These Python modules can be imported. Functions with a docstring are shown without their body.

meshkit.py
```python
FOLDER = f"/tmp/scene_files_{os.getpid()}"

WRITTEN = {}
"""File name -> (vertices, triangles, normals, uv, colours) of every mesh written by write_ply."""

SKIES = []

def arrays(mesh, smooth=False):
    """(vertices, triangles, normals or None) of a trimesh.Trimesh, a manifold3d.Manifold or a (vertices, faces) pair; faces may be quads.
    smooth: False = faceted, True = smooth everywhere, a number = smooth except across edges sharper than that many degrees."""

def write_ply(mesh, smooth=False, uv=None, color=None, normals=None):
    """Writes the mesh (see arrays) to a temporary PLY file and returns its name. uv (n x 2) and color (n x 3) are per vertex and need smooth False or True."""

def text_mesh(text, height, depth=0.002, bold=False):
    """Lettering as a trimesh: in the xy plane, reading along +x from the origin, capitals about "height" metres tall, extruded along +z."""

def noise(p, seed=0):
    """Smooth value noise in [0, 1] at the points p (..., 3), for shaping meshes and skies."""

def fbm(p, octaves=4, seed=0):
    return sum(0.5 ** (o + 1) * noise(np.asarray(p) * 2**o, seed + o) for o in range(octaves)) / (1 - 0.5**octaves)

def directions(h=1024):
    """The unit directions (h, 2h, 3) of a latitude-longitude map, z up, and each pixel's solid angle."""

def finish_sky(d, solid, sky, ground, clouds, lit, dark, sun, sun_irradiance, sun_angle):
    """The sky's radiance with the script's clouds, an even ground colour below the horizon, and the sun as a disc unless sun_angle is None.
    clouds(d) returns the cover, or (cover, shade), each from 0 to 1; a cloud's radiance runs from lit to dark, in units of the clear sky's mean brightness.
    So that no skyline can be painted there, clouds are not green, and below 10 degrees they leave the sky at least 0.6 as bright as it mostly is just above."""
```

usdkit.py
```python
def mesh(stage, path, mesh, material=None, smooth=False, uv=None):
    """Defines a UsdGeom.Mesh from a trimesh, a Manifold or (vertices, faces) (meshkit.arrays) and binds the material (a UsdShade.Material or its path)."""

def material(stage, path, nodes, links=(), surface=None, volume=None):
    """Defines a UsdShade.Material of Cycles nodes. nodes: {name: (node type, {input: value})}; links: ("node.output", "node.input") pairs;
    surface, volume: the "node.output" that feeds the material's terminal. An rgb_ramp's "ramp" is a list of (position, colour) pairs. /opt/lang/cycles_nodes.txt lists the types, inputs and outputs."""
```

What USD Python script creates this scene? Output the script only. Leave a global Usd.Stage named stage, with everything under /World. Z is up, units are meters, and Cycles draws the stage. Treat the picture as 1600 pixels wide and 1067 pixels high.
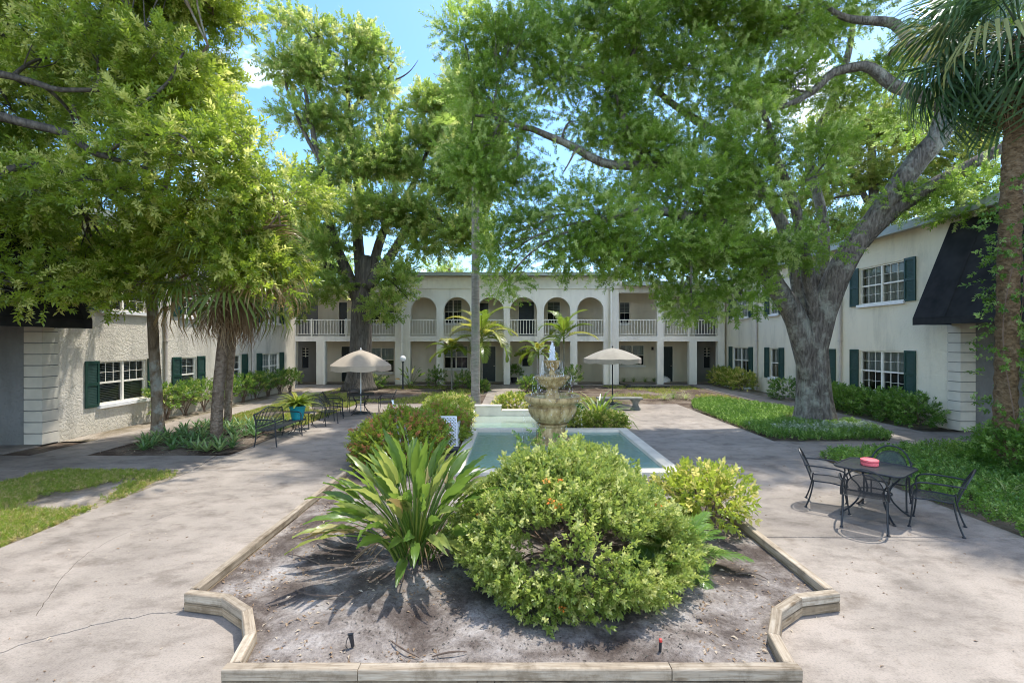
import math, random, numpy as np, trimesh, usdkit, meshkit
from pxr import Usd, UsdGeom, UsdLux, UsdShade, Gf, Vt, Sdf
from scipy.interpolate import PchipInterpolator
from scipy.spatial.transform import Rotation
from scipy.spatial import cKDTree
import shapely
from shapely.geometry import Polygon, LineString, Point, box as sbox
from shapely.ops import unary_union

stage = Usd.Stage.CreateInMemory()
UsdGeom.SetStageUpAxis(stage, UsdGeom.Tokens.z)
UsdGeom.SetStageMetersPerUnit(stage, 1.0)
UsdGeom.Xform.Define(stage, '/World')
UsdGeom.Scope.Define(stage, '/World/Looks')
PI = math.pi

# ------------------------------------------------------------------ camera, sky, sun, exposure
CAM_H, FPX, CX, CY = 2.6, 711.1, 800.0, 533.5
cam = UsdGeom.Camera.Define(stage, '/World/camera')
cam.CreateHorizontalApertureAttr(36.0); cam.CreateFocalLengthAttr(16.0); cam.CreateVerticalApertureAttr(24.0)
cam.CreateClippingRangeAttr(Gf.Vec2f(0.05, 5000))
cam.AddTranslateOp().Set((0, 0, CAM_H)); cam.AddRotateXOp().Set(90.0)
cam.CreateExposureAttr(1.52)

SUN = np.array([0.30, 0.27, 1.0]); SUN /= np.linalg.norm(SUN)
SUN_EL, SUN_ROT = math.asin(SUN[2]), math.atan2(SUN[0], SUN[1])
sun = UsdLux.DistantLight.Define(stage, '/World/sun')
sun.CreateNormalizeAttr(True); sun.CreateIntensityAttr(0.5); sun.CreateAngleAttr(1.0)
sun.CreateColorAttr(Gf.Vec3f(1.0, 0.975, 0.93))
_q = Rotation.align_vectors([SUN], [[0, 0, 1]])[0].as_quat()
sun.AddOrientOp().Set(Gf.Quatf(float(_q[3]), float(_q[0]), float(_q[1]), float(_q[2])))
dome = UsdLux.DomeLight.Define(stage, '/World/sky')
sky_mat = usdkit.material(stage, '/World/Looks/sky_look', {
    's': ('sky_texture', {'sky_type': 'single_scattering', 'sun_disc': False, 'sun_elevation': SUN_EL, 'sun_rotation': SUN_ROT, 'air_density': 1.0, 'aerosol_density': 1.2, 'ozone_density': 1.6}),
    'tc': ('texture_coordinate', {}),
    'mp': ('mapping', {'scale': (1, 1, 1.6), 'location': (1.7, 0.4, 0.9)}),
    'n': ('noise_texture', {'scale': 2.6, 'detail': 7, 'roughness': 0.58, 'distortion': 0.3}),
    'r': ('rgb_ramp', {'ramp': [(0.0, (0, 0, 0)), (0.535, (0, 0, 0)), (0.70, (0.8, 0.8, 0.8)), (1.0, (1, 1, 1))]}),
    'sh': ('hsv', {'saturation': 1.28, 'value': 0.92}), 'm': ('mix', {'color2': (12.5, 12.2, 11.8)}),
    'b': ('background_shader', {'strength': 0.15})},
    [('tc.generated', 'mp.vector'), ('mp.vector', 'n.vector'), ('n.fac', 'r.fac'), ('r.color', 'm.fac'), ('s.color', 'sh.color'), ('sh.color', 'm.color1'), ('m.color', 'b.color')], surface='b.background')
UsdShade.MaterialBindingAPI.Apply(dome.GetPrim()).Bind(sky_mat)
dome.GetPrim().SetCustomDataByKey('kind', 'structure')

# ------------------------------------------------------------------ helpers
def W(px, py, Y):
    """the point at depth Y seen at a pixel of the photograph"""
    return np.array([(px - CX) * Y / FPX, Y, CAM_H - (py - CY) * Y / FPX])
def G(px, py, z=0.0):
    Y = FPX * (CAM_H - z) / (py - CY)
    return np.array([(px - CX) * Y / FPX, Y, z])
def nrm(v):
    v = np.asarray(v, float); return v / (np.linalg.norm(v, axis=-1, keepdims=True) + 1e-12)

_used = {}
def numbered(parent, name):
    k = (parent, name); n = _used.get(k, 0); _used[k] = n + 1
    return f'{parent}/{name}' if n == 0 else f'{parent}/{name}_{n:03d}'
def path_of(parent):
    return '/World' if parent is None else str(parent.GetPath())
def setd(p, label=None, cat=None, group=None, kind=None):
    for k, v in (('label', label), ('category', cat), ('group', group), ('kind', kind)):
        if v: p.SetCustomDataByKey(k, v)
    return p
def thing(name, label, cat, loc=(0, 0, 0), rotz=0.0, group=None, kind=None):
    x = UsdGeom.Xform.Define(stage, numbered('/World', name))
    x.AddTranslateOp().Set(Gf.Vec3d(*map(float, loc))); x.AddRotateZOp().Set(math.degrees(rotz))
    return setd(x.GetPrim(), label, cat, group, kind)
def dup(src, loc, rotz=0.0, label=None, group=None):
    was = src.GetCustomData()
    base = src.GetName().rstrip('0123456789').rstrip('_') if src.GetName()[-3:].isdigit() else src.GetName()
    t = thing(base, label or was['label'], was['category'], loc, rotz, group or was.get('group'))
    t.GetReferences().AddInternalReference(src.GetPath()); t.SetInstanceable(True)
    return t
def obj(name, mesh, mat, parent=None, loc=None, rotz=0.0, smooth=False, label=None, cat=None, group=None, kind=None, rot=None):
    v, f = (mesh.arrays() if isinstance(mesh, MB) else mesh)
    m = usdkit.mesh(stage, numbered(path_of(parent), name), (v, f), mat, smooth=smooth)
    if loc is not None:
        m.AddTranslateOp().Set(Gf.Vec3d(*map(float, loc)))
        if rot is not None:
            q = Rotation.from_matrix(rot).as_quat(); m.AddOrientOp().Set(Gf.Quatf(float(q[3]), *map(float, q[:3])))
        elif rotz: m.AddRotateZOp().Set(math.degrees(rotz))
    return setd(m.GetPrim(), label, cat, group, kind)

def tube_arrays(pts, radii, sides=6, cap=True, jitter=None):
    p = np.asarray(pts, float); n = len(p); radii = np.broadcast_to(np.asarray(radii, float), (n,))
    t = nrm(np.gradient(p, axis=0))
    a = np.cross(t[0], [0, 0, 1.0] if abs(t[0][2]) < 0.9 else [1.0, 0, 0]); a = a / np.linalg.norm(a)
    A = [a]
    for i in range(1, n):
        a = A[-1] - t[i] * np.dot(A[-1], t[i]); A.append(a / (np.linalg.norm(a) + 1e-12))
    A = np.array(A); B = np.cross(t, A); ang = np.arange(sides) * 2 * PI / sides
    rr = radii[:, None] * np.ones(sides)[None]
    if jitter is not None: rr = rr * jitter(p, ang)
    v = p[:, None] + rr[..., None] * (np.cos(ang)[None, :, None] * A[:, None] + np.sin(ang)[None, :, None] * B[:, None])
    i, j = np.meshgrid(np.arange(n - 1), np.arange(sides), indexing='ij')
    q = np.stack([i * sides + j, i * sides + (j + 1) % sides, (i + 1) * sides + (j + 1) % sides, (i + 1) * sides + j], -1).reshape(-1, 4)
    f = np.vstack([q[:, [0, 1, 2]], q[:, [0, 2, 3]]]); v = v.reshape(-1, 3)
    if cap:
        v = np.vstack([v, p[0], p[-1]]); k = np.arange(sides); c0, c1 = len(v) - 2, len(v) - 1
        f = np.vstack([f, np.stack([np.full(sides, c0), (k + 1) % sides, k], 1), np.stack([np.full(sides, c1), (n - 1) * sides + k, (n - 1) * sides + (k + 1) % sides], 1)])
    return v, f
def curve(pts, n):
    p = np.asarray(pts, float); d = np.r_[0, np.cumsum(np.linalg.norm(np.diff(p[:, :3], axis=0), axis=1) + 1e-6)]
    return PchipInterpolator(d, p)(np.linspace(0, d[-1], n))

class MB:
    def __init__(s): s.v, s.f, s.n = [], [], 0
    def add(s, v, f):
        v = np.asarray(v, float); f = np.asarray(f, int)
        if f.shape[1] == 4: f = np.vstack([f[:, [0, 1, 2]], f[:, [0, 2, 3]]])
        s.v.append(v); s.f.append(f + s.n); s.n += len(v); return s
    def bx(s, x0, x1, y0, y1, z0, z1):
        v = np.array([[x, y, z] for x in (x0, x1) for y in (y0, y1) for z in (z0, z1)])
        return s.add(v, [[0, 1, 3, 2], [4, 6, 7, 5], [0, 4, 5, 1], [2, 3, 7, 6], [0, 2, 6, 4], [1, 5, 7, 3]])
    def cb(s, x0, x1, y0, y1, z0, z1, c=0.006):
        """box with chamfered edges, length along x"""
        prof = [(y0 + c, z0), (y1 - c, z0), (y1, z0 + c), (y1, z1 - c), (y1 - c, z1), (y0 + c, z1), (y0, z1 - c), (y0, z0 + c)]
        v = np.array([(x0, *p) for p in prof] + [(x1, *p) for p in prof]); k = np.arange(8)
        s.add(v, np.stack([k, k + 8, (k + 1) % 8 + 8, (k + 1) % 8], 1))
        i = np.arange(1, 7); n0 = s.n - 16
        s.f.append(np.stack([np.full(6, 0), i, i + 1], 1)[:, ::1] + n0); s.f.append(np.stack([np.full(6, 8), i + 9, i + 8], 1) + n0)
        return s
    def tube(s, pts, r, sides=6, n=None, cap=True):
        if n: 
            p = curve(pts, n); r = np.interp(np.linspace(0, 1, n), np.linspace(0, 1, len(np.atleast_1d(r))), np.atleast_1d(r)) if np.ndim(r) else r
        else: p = pts
        return s.add(*tube_arrays(p, r, sides, cap))
    def lathe(s, prof, sides=24, c=(0, 0, 0)):
        prof = np.asarray(prof, float); n = len(prof); ang = np.arange(sides) * 2 * PI / sides
        v = np.stack([prof[:, None, 0] * np.cos(ang), prof[:, None, 0] * np.sin(ang), np.broadcast_to(prof[:, None, 1], (n, sides))], -1).reshape(-1, 3) + c
        i, j = np.meshgrid(np.arange(n - 1), np.arange(sides), indexing='ij')
        return s.add(v, np.stack([i * sides + j, i * sides + (j + 1) % sides, (i + 1) * sides + (j + 1) % sides, (i + 1) * sides + j], -1).reshape(-1, 4))
    def prism(s, poly, z0, z1):
        for g in getattr(poly, 'geoms', [poly]):
            if g.is_empty or g.area < 1e-6: continue
            m = trimesh.creation.extrude_polygon(g, z1 - z0, engine='earcut'); s.add(m.vertices + [0, 0, z0], m.faces)
        return s
    def wall(s, poly, axis, c0, c1):
        """a polygon in (u, z) made a wall: axis 'x': u runs along y and the thickness along x; axis 'y': u runs along x"""
        for g in getattr(poly, 'geoms', [poly]):
            m = trimesh.creation.extrude_polygon(g, 1.0, engine='earcut'); v, f = np.array(m.vertices), np.array(m.faces)
            t = c0 + v[:, 2] * (c1 - c0)
            o = np.stack([t, v[:, 0], v[:, 1]], 1) if axis == 'x' else np.stack([v[:, 0], t, v[:, 1]], 1)
            mm = trimesh.Trimesh(o, f, process=False)
            if mm.volume < 0: f = f[:, ::-1]
            s.add(o, f)
        return s
    def arrays(s): return np.vstack(s.v), np.vstack(s.f)
    def moved(s, R=None, t=(0, 0, 0), sc=1.0):
        v, f = s.arrays(); v = v * sc
        if R is not None: v = v @ np.asarray(R).T
        return MB().add(v + np.asarray(t), f)

def rotz(a): c, s_ = math.cos(a), math.sin(a); return np.array([[c, -s_, 0], [s_, c, 0], [0, 0, 1.0]])

# ------------------------------------------------------------------ materials
def mat(name, nodes, links=(), surface='p.BSDF'):
    return usdkit.material(stage, '/World/Looks/' + name, nodes, links, surface=surface)
def plain(name, col, rough=0.5, metallic=0.0, spec=0.5, var=0.12, scale=6.0, bump=0.0, bscale=60.0):
    nodes = {'g': ('texture_coordinate', {}), 'n': ('noise_texture', {'scale': scale, 'detail': 5, 'roughness': 0.6}),
             'r': ('rgb_ramp', {'ramp': [(0.25, tuple(c * (1 - var) for c in col)), (0.75, tuple(min(1, c * (1 + var)) for c in col))]}),
             'p': ('principled_bsdf', {'roughness': rough, 'metallic': metallic, 'specular_ior_level': spec})}
    links = [('g.object', 'n.vector'), ('n.fac', 'r.fac'), ('r.color', 'p.base_color')]
    if bump:
        nodes['bn'] = ('noise_texture', {'scale': bscale, 'detail': 4}); nodes['b'] = ('bump', {'strength': bump, 'distance': 0.01})
        links += [('g.object', 'bn.vector'), ('bn.fac', 'b.height'), ('b.normal', 'p.normal')]
    return mat(name, nodes, links)
def stucco(name, col, amount=0.5, scale=7.0, dirt=0.25):
    d = tuple(c * 0.62 for c in col)
    return mat(name, {'g': ('geometry', {}), 'n': ('noise_texture', {'scale': scale, 'detail': 5, 'roughness': 0.6, 'distortion': 1.2}),
        'rr': ('rgb_ramp', {'ramp': [(0.35, (0, 0, 0)), (0.47, (0.25, 0.25, 0.25)), (0.53, (0.9, 0.9, 0.9)), (0.62, (1, 1, 1))]}),
        'b': ('bump', {'strength': amount, 'distance': 0.02}),
        'm': ('mapping', {'scale': (1.6, 1.6, 0.35)}), 'n2': ('noise_texture', {'scale': 0.9, 'detail': 6, 'roughness': 0.65}),
        'r2': ('rgb_ramp', {'ramp': [(0.3, tuple(c * (1 - dirt) for c in col)), (0.5, col), (0.75, tuple(min(0.9, c * 1.06) for c in col))]}),
        'sp': ('separate_xyz', {}), 'mr': ('map_range', {'from_min': 0.0, 'from_max': 0.7, 'to_min': 0.9, 'to_max': 0.0, 'clamp': True}),
        'n3': ('noise_texture', {'scale': 2.2, 'detail': 5}), 'mu': ('math', {'math_type': 'multiply'}),
        'mx': ('mix', {'color2': (d[0], d[1] * 0.98, d[2] * 0.85)}),
        'p': ('principled_bsdf', {'roughness': 0.85, 'specular_ior_level': 0.25})},
        [('g.position', 'n.vector'), ('n.fac', 'rr.fac'), ('rr.color', 'b.height'), ('b.normal', 'p.normal'), ('g.position', 'm.vector'), ('m.vector', 'n2.vector'), ('n2.fac', 'r2.fac'),
         ('g.position', 'sp.vector'), ('sp.z', 'mr.value'), ('g.position', 'n3.vector'), ('n3.fac', 'mu.value1'), ('mr.result', 'mu.value2'), ('mu.value', 'mx.fac'), ('r2.color', 'mx.color1'), ('mx.color', 'p.base_color')])
def leaf_mat(name, dark, light, alt, rough=0.38, trans=0.35, spec=0.5, altmix=0.22):
    return mat(name, {'g': ('geometry', {}), 'oi': ('object_info', {}), 'n': ('noise_texture', {'scale': 0.55, 'detail': 3}),
        'a': ('math', {'math_type': 'multiply_add', 'value2': 0.45, 'value3': -0.1}), 'a2': ('math', {'math_type': 'add'}),
        'a3': ('math', {'math_type': 'multiply_add', 'value2': 0.35}),
        'r': ('rgb_ramp', {'ramp': [(0.05, dark), (0.55, tuple((p + q) / 2 for p, q in zip(dark, light))), (0.9, light)]}),
        'am': ('math', {'math_type': 'multiply_add', 'value2': 13.7}), 'af': ('math', {'math_type': 'fraction'}), 'lt': ('math', {'math_type': 'less_than', 'value2': altmix}), 'mx': ('mix', {'color2': alt}),
        'hs': ('hsv', {'hue': 0.485, 'saturation': 1.0, 'value': 2.9}),
        'p': ('principled_bsdf', {'roughness': rough, 'specular_ior_level': spec}), 't': ('translucent_bsdf', {}), 'ms': ('mix_closure', {'fac': trans})},
        [('g.random_per_island', 'a.value1'), ('a.value', 'a2.value1'), ('n.fac', 'a2.value2'), ('g.position', 'n.vector'), ('oi.random', 'a3.value1'), ('a2.value', 'a3.value3'), ('a3.value', 'r.fac'),
         ('oi.random', 'am.value1'), ('g.random_per_island', 'am.value3'), ('am.value', 'af.value1'), ('af.value', 'lt.value1'), ('lt.value', 'mx.fac'), ('r.color', 'mx.color1'), ('mx.color', 'p.base_color'), ('mx.color', 'hs.color'), ('hs.color', 't.color'), ('p.BSDF', 'ms.closure1'), ('t.BSDF', 'ms.closure2')], surface='ms.closure')
def bark(name, c0, c1, c2, sc=(7, 7, 1.3), bump=0.9, lichen=None):
    nodes = {'g': ('geometry', {}), 'm': ('mapping', {'scale': sc}), 'n': ('noise_texture', {'scale': 1.6, 'detail': 7, 'roughness': 0.65, 'distortion': 0.5}),
        'v': ('voronoi_texture', {'scale': 1.7, 'feature': 'distance_to_edge'}),
        'r': ('rgb_ramp', {'ramp': [(0.3, c0), (0.5, c1), (0.7, c2)]}), 'ad': ('math', {'math_type': 'multiply_add', 'value2': 0.7}),
        'b': ('bump', {'strength': bump, 'distance': 0.05}), 'p': ('principled_bsdf', {'roughness': 0.9, 'specular_ior_level': 0.15})}
    links = [('g.position', 'm.vector'), ('m.vector', 'n.vector'), ('m.vector', 'v.vector'), ('n.fac', 'r.fac'), ('v.distance', 'ad.value1'), ('n.fac', 'ad.value3'), ('ad.value', 'b.height'), ('b.normal', 'p.normal')]
    if lichen:
        nodes |= {'n2': ('noise_texture', {'scale': 1.9, 'detail': 8, 'roughness': 0.72}), 'r2': ('rgb_ramp', {'ramp': [(0.50, (0, 0, 0)), (0.62, (0.8, 0.8, 0.8))]}), 'mx': ('mix', {'color2': lichen})}
        links += [('g.position', 'n2.vector'), ('n2.fac', 'r2.fac'), ('r2.color', 'mx.fac'), ('r.color', 'mx.color1'), ('mx.color', 'p.base_color')]
    else: links.append(('r.color', 'p.base_color'))
    return mat(name, nodes, links)

M = {}
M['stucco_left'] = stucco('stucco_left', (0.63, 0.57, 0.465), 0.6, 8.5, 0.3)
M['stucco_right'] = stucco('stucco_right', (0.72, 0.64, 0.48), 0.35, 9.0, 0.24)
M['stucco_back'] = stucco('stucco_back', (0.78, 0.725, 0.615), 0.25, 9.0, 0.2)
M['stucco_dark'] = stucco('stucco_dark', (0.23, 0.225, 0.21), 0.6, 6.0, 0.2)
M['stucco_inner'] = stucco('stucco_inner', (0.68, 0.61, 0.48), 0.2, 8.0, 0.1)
M['quoin'] = plain('quoin', (0.57, 0.515, 0.41), 0.85, var=0.1, scale=3, bump=0.3)
M['trim'] = plain('trim_white', (0.78, 0.73, 0.62), 0.5, var=0.07, scale=4)
M['sill'] = plain('sill_white', (0.74, 0.72, 0.68), 0.6, var=0.1, scale=5)
M['green'] = plain('shutter_green', (0.008, 0.038, 0.027), 0.45, var=0.25, scale=5)
M['green_panel'] = plain('shutter_panel', (0.022, 0.058, 0.046), 0.6, var=0.2, scale=9)
M['blind'] = plain('blind', (0.55, 0.54, 0.50), 0.6, var=0.05)
M['curtain'] = plain('curtain', (0.5, 0.52, 0.48), 0.9, var=0.2, scale=3)
M['dark_room'] = plain('dark_room', (0.02, 0.022, 0.025), 0.9)
M['awning'] = plain('awning_cloth', (0.024, 0.023, 0.022), 0.85, spec=0.2, var=0.5, scale=2.5, bump=0.1)
M['roof'] = plain('roof_membrane', (0.4, 0.4, 0.39), 0.9)
M['fascia'] = plain('fascia_metal', (0.30, 0.33, 0.30), 0.5)
M['door'] = plain('door_dark', (0.012, 0.022, 0.022), 0.35, var=0.2)
M['pipe'] = plain('pipe_paint', (0.5, 0.44, 0.38), 0.5)
M['black_iron'] = plain('black_iron', (0.012, 0.014, 0.016), 0.42, var=0.3, scale=12)
M['black_plastic'] = plain('black_plastic', (0.015, 0.015, 0.016), 0.4)
M['white_pvc'] = plain('white_pvc', (0.75, 0.76, 0.77), 0.4, var=0.06)
M['globe'] = plain('globe_white', (0.82, 0.82, 0.80), 0.3, var=0.03)
M['canvas'] = plain('canvas_beige', (0.36, 0.295, 0.215), 0.9, var=0.12, scale=3)
M['canvas_grey'] = plain('canvas_grey', (0.30, 0.27, 0.215), 0.9, var=0.15, scale=3)
M['teal'] = plain('teal_glaze', (0.01, 0.22, 0.24), 0.18, var=0.2, scale=4)
M['pink'] = plain('pink_cushion', (0.75, 0.13, 0.14), 0.6, var=0.1)
M['red'] = plain('red_plastic', (0.5, 0.04, 0.03), 0.5)
M['soil'] = plain('pot_soil', (0.06, 0.045, 0.03), 0.95)
M['stone_grey'] = plain('cast_stone', (0.20, 0.20, 0.17), 0.9, var=0.35, scale=7, bump=0.6, bscale=40)
M['fountain'] = mat('fountain_stone', {'g': ('geometry', {}), 'm': ('mapping', {'scale': (3, 3, 1.2)}), 'n': ('noise_texture', {'scale': 2.4, 'detail': 8, 'roughness': 0.7}),
    'r': ('rgb_ramp', {'ramp': [(0.3, (0.075, 0.055, 0.022)), (0.43, (0.29, 0.19, 0.07)), (0.55, (0.50, 0.355, 0.155)), (0.72, (0.62, 0.49, 0.28))]}),
    'n2': ('noise_texture', {'scale': 45, 'detail': 4}), 'b': ('bump', {'strength': 0.5, 'distance': 0.01}), 'p': ('principled_bsdf', {'roughness': 0.55})},
    [('g.position', 'm.vector'), ('m.vector', 'n.vector'), ('n.fac', 'r.fac'), ('r.color', 'p.base_color'), ('g.position', 'n2.vector'), ('n2.fac', 'b.height'), ('b.normal', 'p.normal')])
M['concrete'] = mat('patio_concrete', {'g': ('geometry', {}),
    'n': ('noise_texture', {'scale': 0.55, 'detail': 8, 'roughness': 0.62, 'distortion': 0.4}), 'r': ('rgb_ramp', {'ramp': [(0.28, (0.185, 0.155, 0.126)), (0.45, (0.28, 0.238, 0.192)), (0.6, (0.345, 0.292, 0.236)), (0.8, (0.395, 0.345, 0.288))]}),
    'm': ('mapping', {'scale': (1.1, 1.9, 1)}), 'n2': ('noise_texture', {'scale': 1.8, 'detail': 9, 'roughness': 0.75}), 'r2': ('rgb_ramp', {'ramp': [(0.36, (0.56, 0.545, 0.53)), (0.53, (1, 1, 1))]}), 'mu': ('mix', {'mix_type': 'multiply', 'fac': 0.75}),
    'n3': ('noise_texture', {'scale': 55, 'detail': 5, 'roughness': 0.7}), 'r3': ('rgb_ramp', {'ramp': [(0.3, (0.62, 0.61, 0.60)), (0.5, (1, 1, 1)), (0.72, (1.12, 1.10, 1.08))]}), 'mu2': ('mix', {'mix_type': 'multiply', 'fac': 0.8}),
    'n4': ('noise_texture', {'scale': 2.1, 'detail': 6, 'roughness': 0.65}), 'r4': ('rgb_ramp', {'ramp': [(0.56, (1, 1, 1)), (0.70, (0.60, 0.56, 0.52))]}), 'mu3': ('mix', {'mix_type': 'multiply', 'fac': 0.8}),
    'b': ('bump', {'strength': 0.4, 'distance': 0.006}), 'p': ('principled_bsdf', {'roughness': 0.8, 'specular_ior_level': 0.3})},
    [('g.position', 'n.vector'), ('n.fac', 'r.fac'), ('g.position', 'm.vector'), ('m.vector', 'n2.vector'), ('n2.fac', 'r2.fac'), ('r.color', 'mu.color1'), ('r2.color', 'mu.color2'),
     ('g.position', 'n3.vector'), ('n3.fac', 'r3.fac'), ('mu.color', 'mu2.color1'), ('r3.color', 'mu2.color2'), ('g.position', 'n4.vector'), ('n4.fac', 'r4.fac'), ('mu2.color', 'mu3.color1'), ('r4.color', 'mu3.color2'),
     ('mu3.color', 'p.base_color'), ('n3.fac', 'b.height'), ('b.normal', 'p.normal')])
def earth(name, cs, sc=1.4, bump=0.8):
    return mat(name, {'g': ('geometry', {}), 'n': ('noise_texture', {'scale': sc, 'detail': 9, 'roughness': 0.68, 'distortion': 0.3}), 'r': ('rgb_ramp', {'ramp': [(0.33, cs[0]), (0.45, cs[1]), (0.55, cs[2]), (0.7, cs[3])]}),
        'n2': ('noise_texture', {'scale': 38, 'detail': 6, 'roughness': 0.75}), 'r2': ('rgb_ramp', {'ramp': [(0.3, (0.45, 0.43, 0.42)), (0.5, (1, 1, 1)), (0.7, (1.25, 1.22, 1.18))]}), 'mu': ('mix', {'mix_type': 'multiply', 'fac': 0.9}),
        'b': ('bump', {'strength': bump, 'distance': 0.02}), 'p': ('principled_bsdf', {'roughness': 0.95, 'specular_ior_level': 0.1})},
        [('g.position', 'n.vector'), ('n.fac', 'r.fac'), ('g.position', 'n2.vector'), ('n2.fac', 'r2.fac'), ('r.color', 'mu.color1'), ('r2.color', 'mu.color2'), ('mu.color', 'p.base_color'), ('n2.fac', 'b.height'), ('b.normal', 'p.normal')])
M['bed_soil'] = earth('bed_sand', [(0.06, 0.045, 0.036), (0.13, 0.105, 0.088), (0.26, 0.225, 0.195), (0.44, 0.40, 0.36)], 1.7, 1.0)
M['mulch'] = earth('mulch', [(0.05, 0.035, 0.025), (0.10, 0.072, 0.052), (0.17, 0.135, 0.10), (0.25, 0.21, 0.165)], 0.8, 1.0)
M['lawn_soil'] = earth('lawn_soil', [(0.11, 0.095, 0.05), (0.19, 0.155, 0.105), (0.30, 0.25, 0.19), (0.40, 0.35, 0.29)], 0.9, 0.8)
def wood(name, c0, c1, c2):
    return mat(name, {'t': ('texture_coordinate', {}), 'oi': ('object_info', {}), 'cx': ('combine_xyz', {}), 'rm': ('math', {'math_type': 'multiply', 'value2': 37.0}), 'va': ('vector_math', {'math_type': 'add'}),
        'm': ('mapping', {'scale': (1.6, 34, 34)}), 'n': ('noise_texture', {'scale': 1.0, 'detail': 8, 'roughness': 0.7, 'distortion': 0.8}), 'dn': ('noise_texture', {'scale': 5.0, 'detail': 7, 'roughness': 0.7}), 'dr': ('rgb_ramp', {'ramp': [(0.35, (0.55, 0.52, 0.48)), (0.52, (1, 1, 1)), (0.75, (1.12, 1.1, 1.08))]}), 'dm': ('mix', {'mix_type': 'multiply', 'fac': 0.85}),
        'r': ('rgb_ramp', {'ramp': [(0.3, c0), (0.5, c1), (0.68, c2)]}), 'm2': ('mapping', {'scale': (2.4, 9, 9)}), 'v': ('voronoi_texture', {'scale': 1.0, 'randomness': 1.0}),
        'r2': ('rgb_ramp', {'ramp': [(0.0, (0.38, 0.30, 0.22)), (0.10, (0.55, 0.47, 0.38)), (0.17, (1, 1, 1))]}), 'mu': ('mix', {'mix_type': 'multiply', 'fac': 0.7}),
        'hv': ('map_range', {'from_min': 0, 'from_max': 1, 'to_min': 0.78, 'to_max': 1.15}), 'hs': ('hsv', {}),
        'b': ('bump', {'strength': 0.5, 'distance': 0.006}), 'p': ('principled_bsdf', {'roughness': 0.8, 'specular_ior_level': 0.2})},
        [('oi.random', 'rm.value1'), ('rm.value', 'cx.x'), ('rm.value', 'cx.y'), ('t.object', 'va.vector1'), ('cx.vector', 'va.vector2'), ('va.vector', 'm.vector'), ('m.vector', 'n.vector'), ('n.fac', 'r.fac'), ('va.vector', 'm2.vector'), ('m2.vector', 'v.vector'),
         ('v.distance', 'r2.fac'), ('r.color', 'mu.color1'), ('r2.color', 'mu.color2'), ('oi.random', 'hv.value'), ('hv.result', 'hs.value'), ('mu.color', 'hs.color'), ('va.vector', 'dn.vector'), ('dn.fac', 'dr.fac'), ('hs.color', 'dm.color1'), ('dr.color', 'dm.color2'), ('dm.color', 'p.base_color'), ('n.fac', 'b.height'), ('b.normal', 'p.normal')])
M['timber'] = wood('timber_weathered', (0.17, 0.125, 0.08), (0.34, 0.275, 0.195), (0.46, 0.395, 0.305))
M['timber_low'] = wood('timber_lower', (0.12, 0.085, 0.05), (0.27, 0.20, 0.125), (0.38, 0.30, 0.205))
M['stick'] = plain('dead_stick', (0.12, 0.085, 0.06), 0.9, var=0.4, scale=10)
M['coping'] = plain('pool_coping', (0.64, 0.575, 0.455), 0.75, var=0.14, scale=3, bump=0.3)
M['pool_wall'] = plain('pool_plaster', (0.52, 0.56, 0.46), 0.7, var=0.2, scale=2)
M['pool_floor'] = plain('pool_floor', (0.52, 0.66, 0.60), 0.7, var=0.2, scale=1.5)
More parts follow.
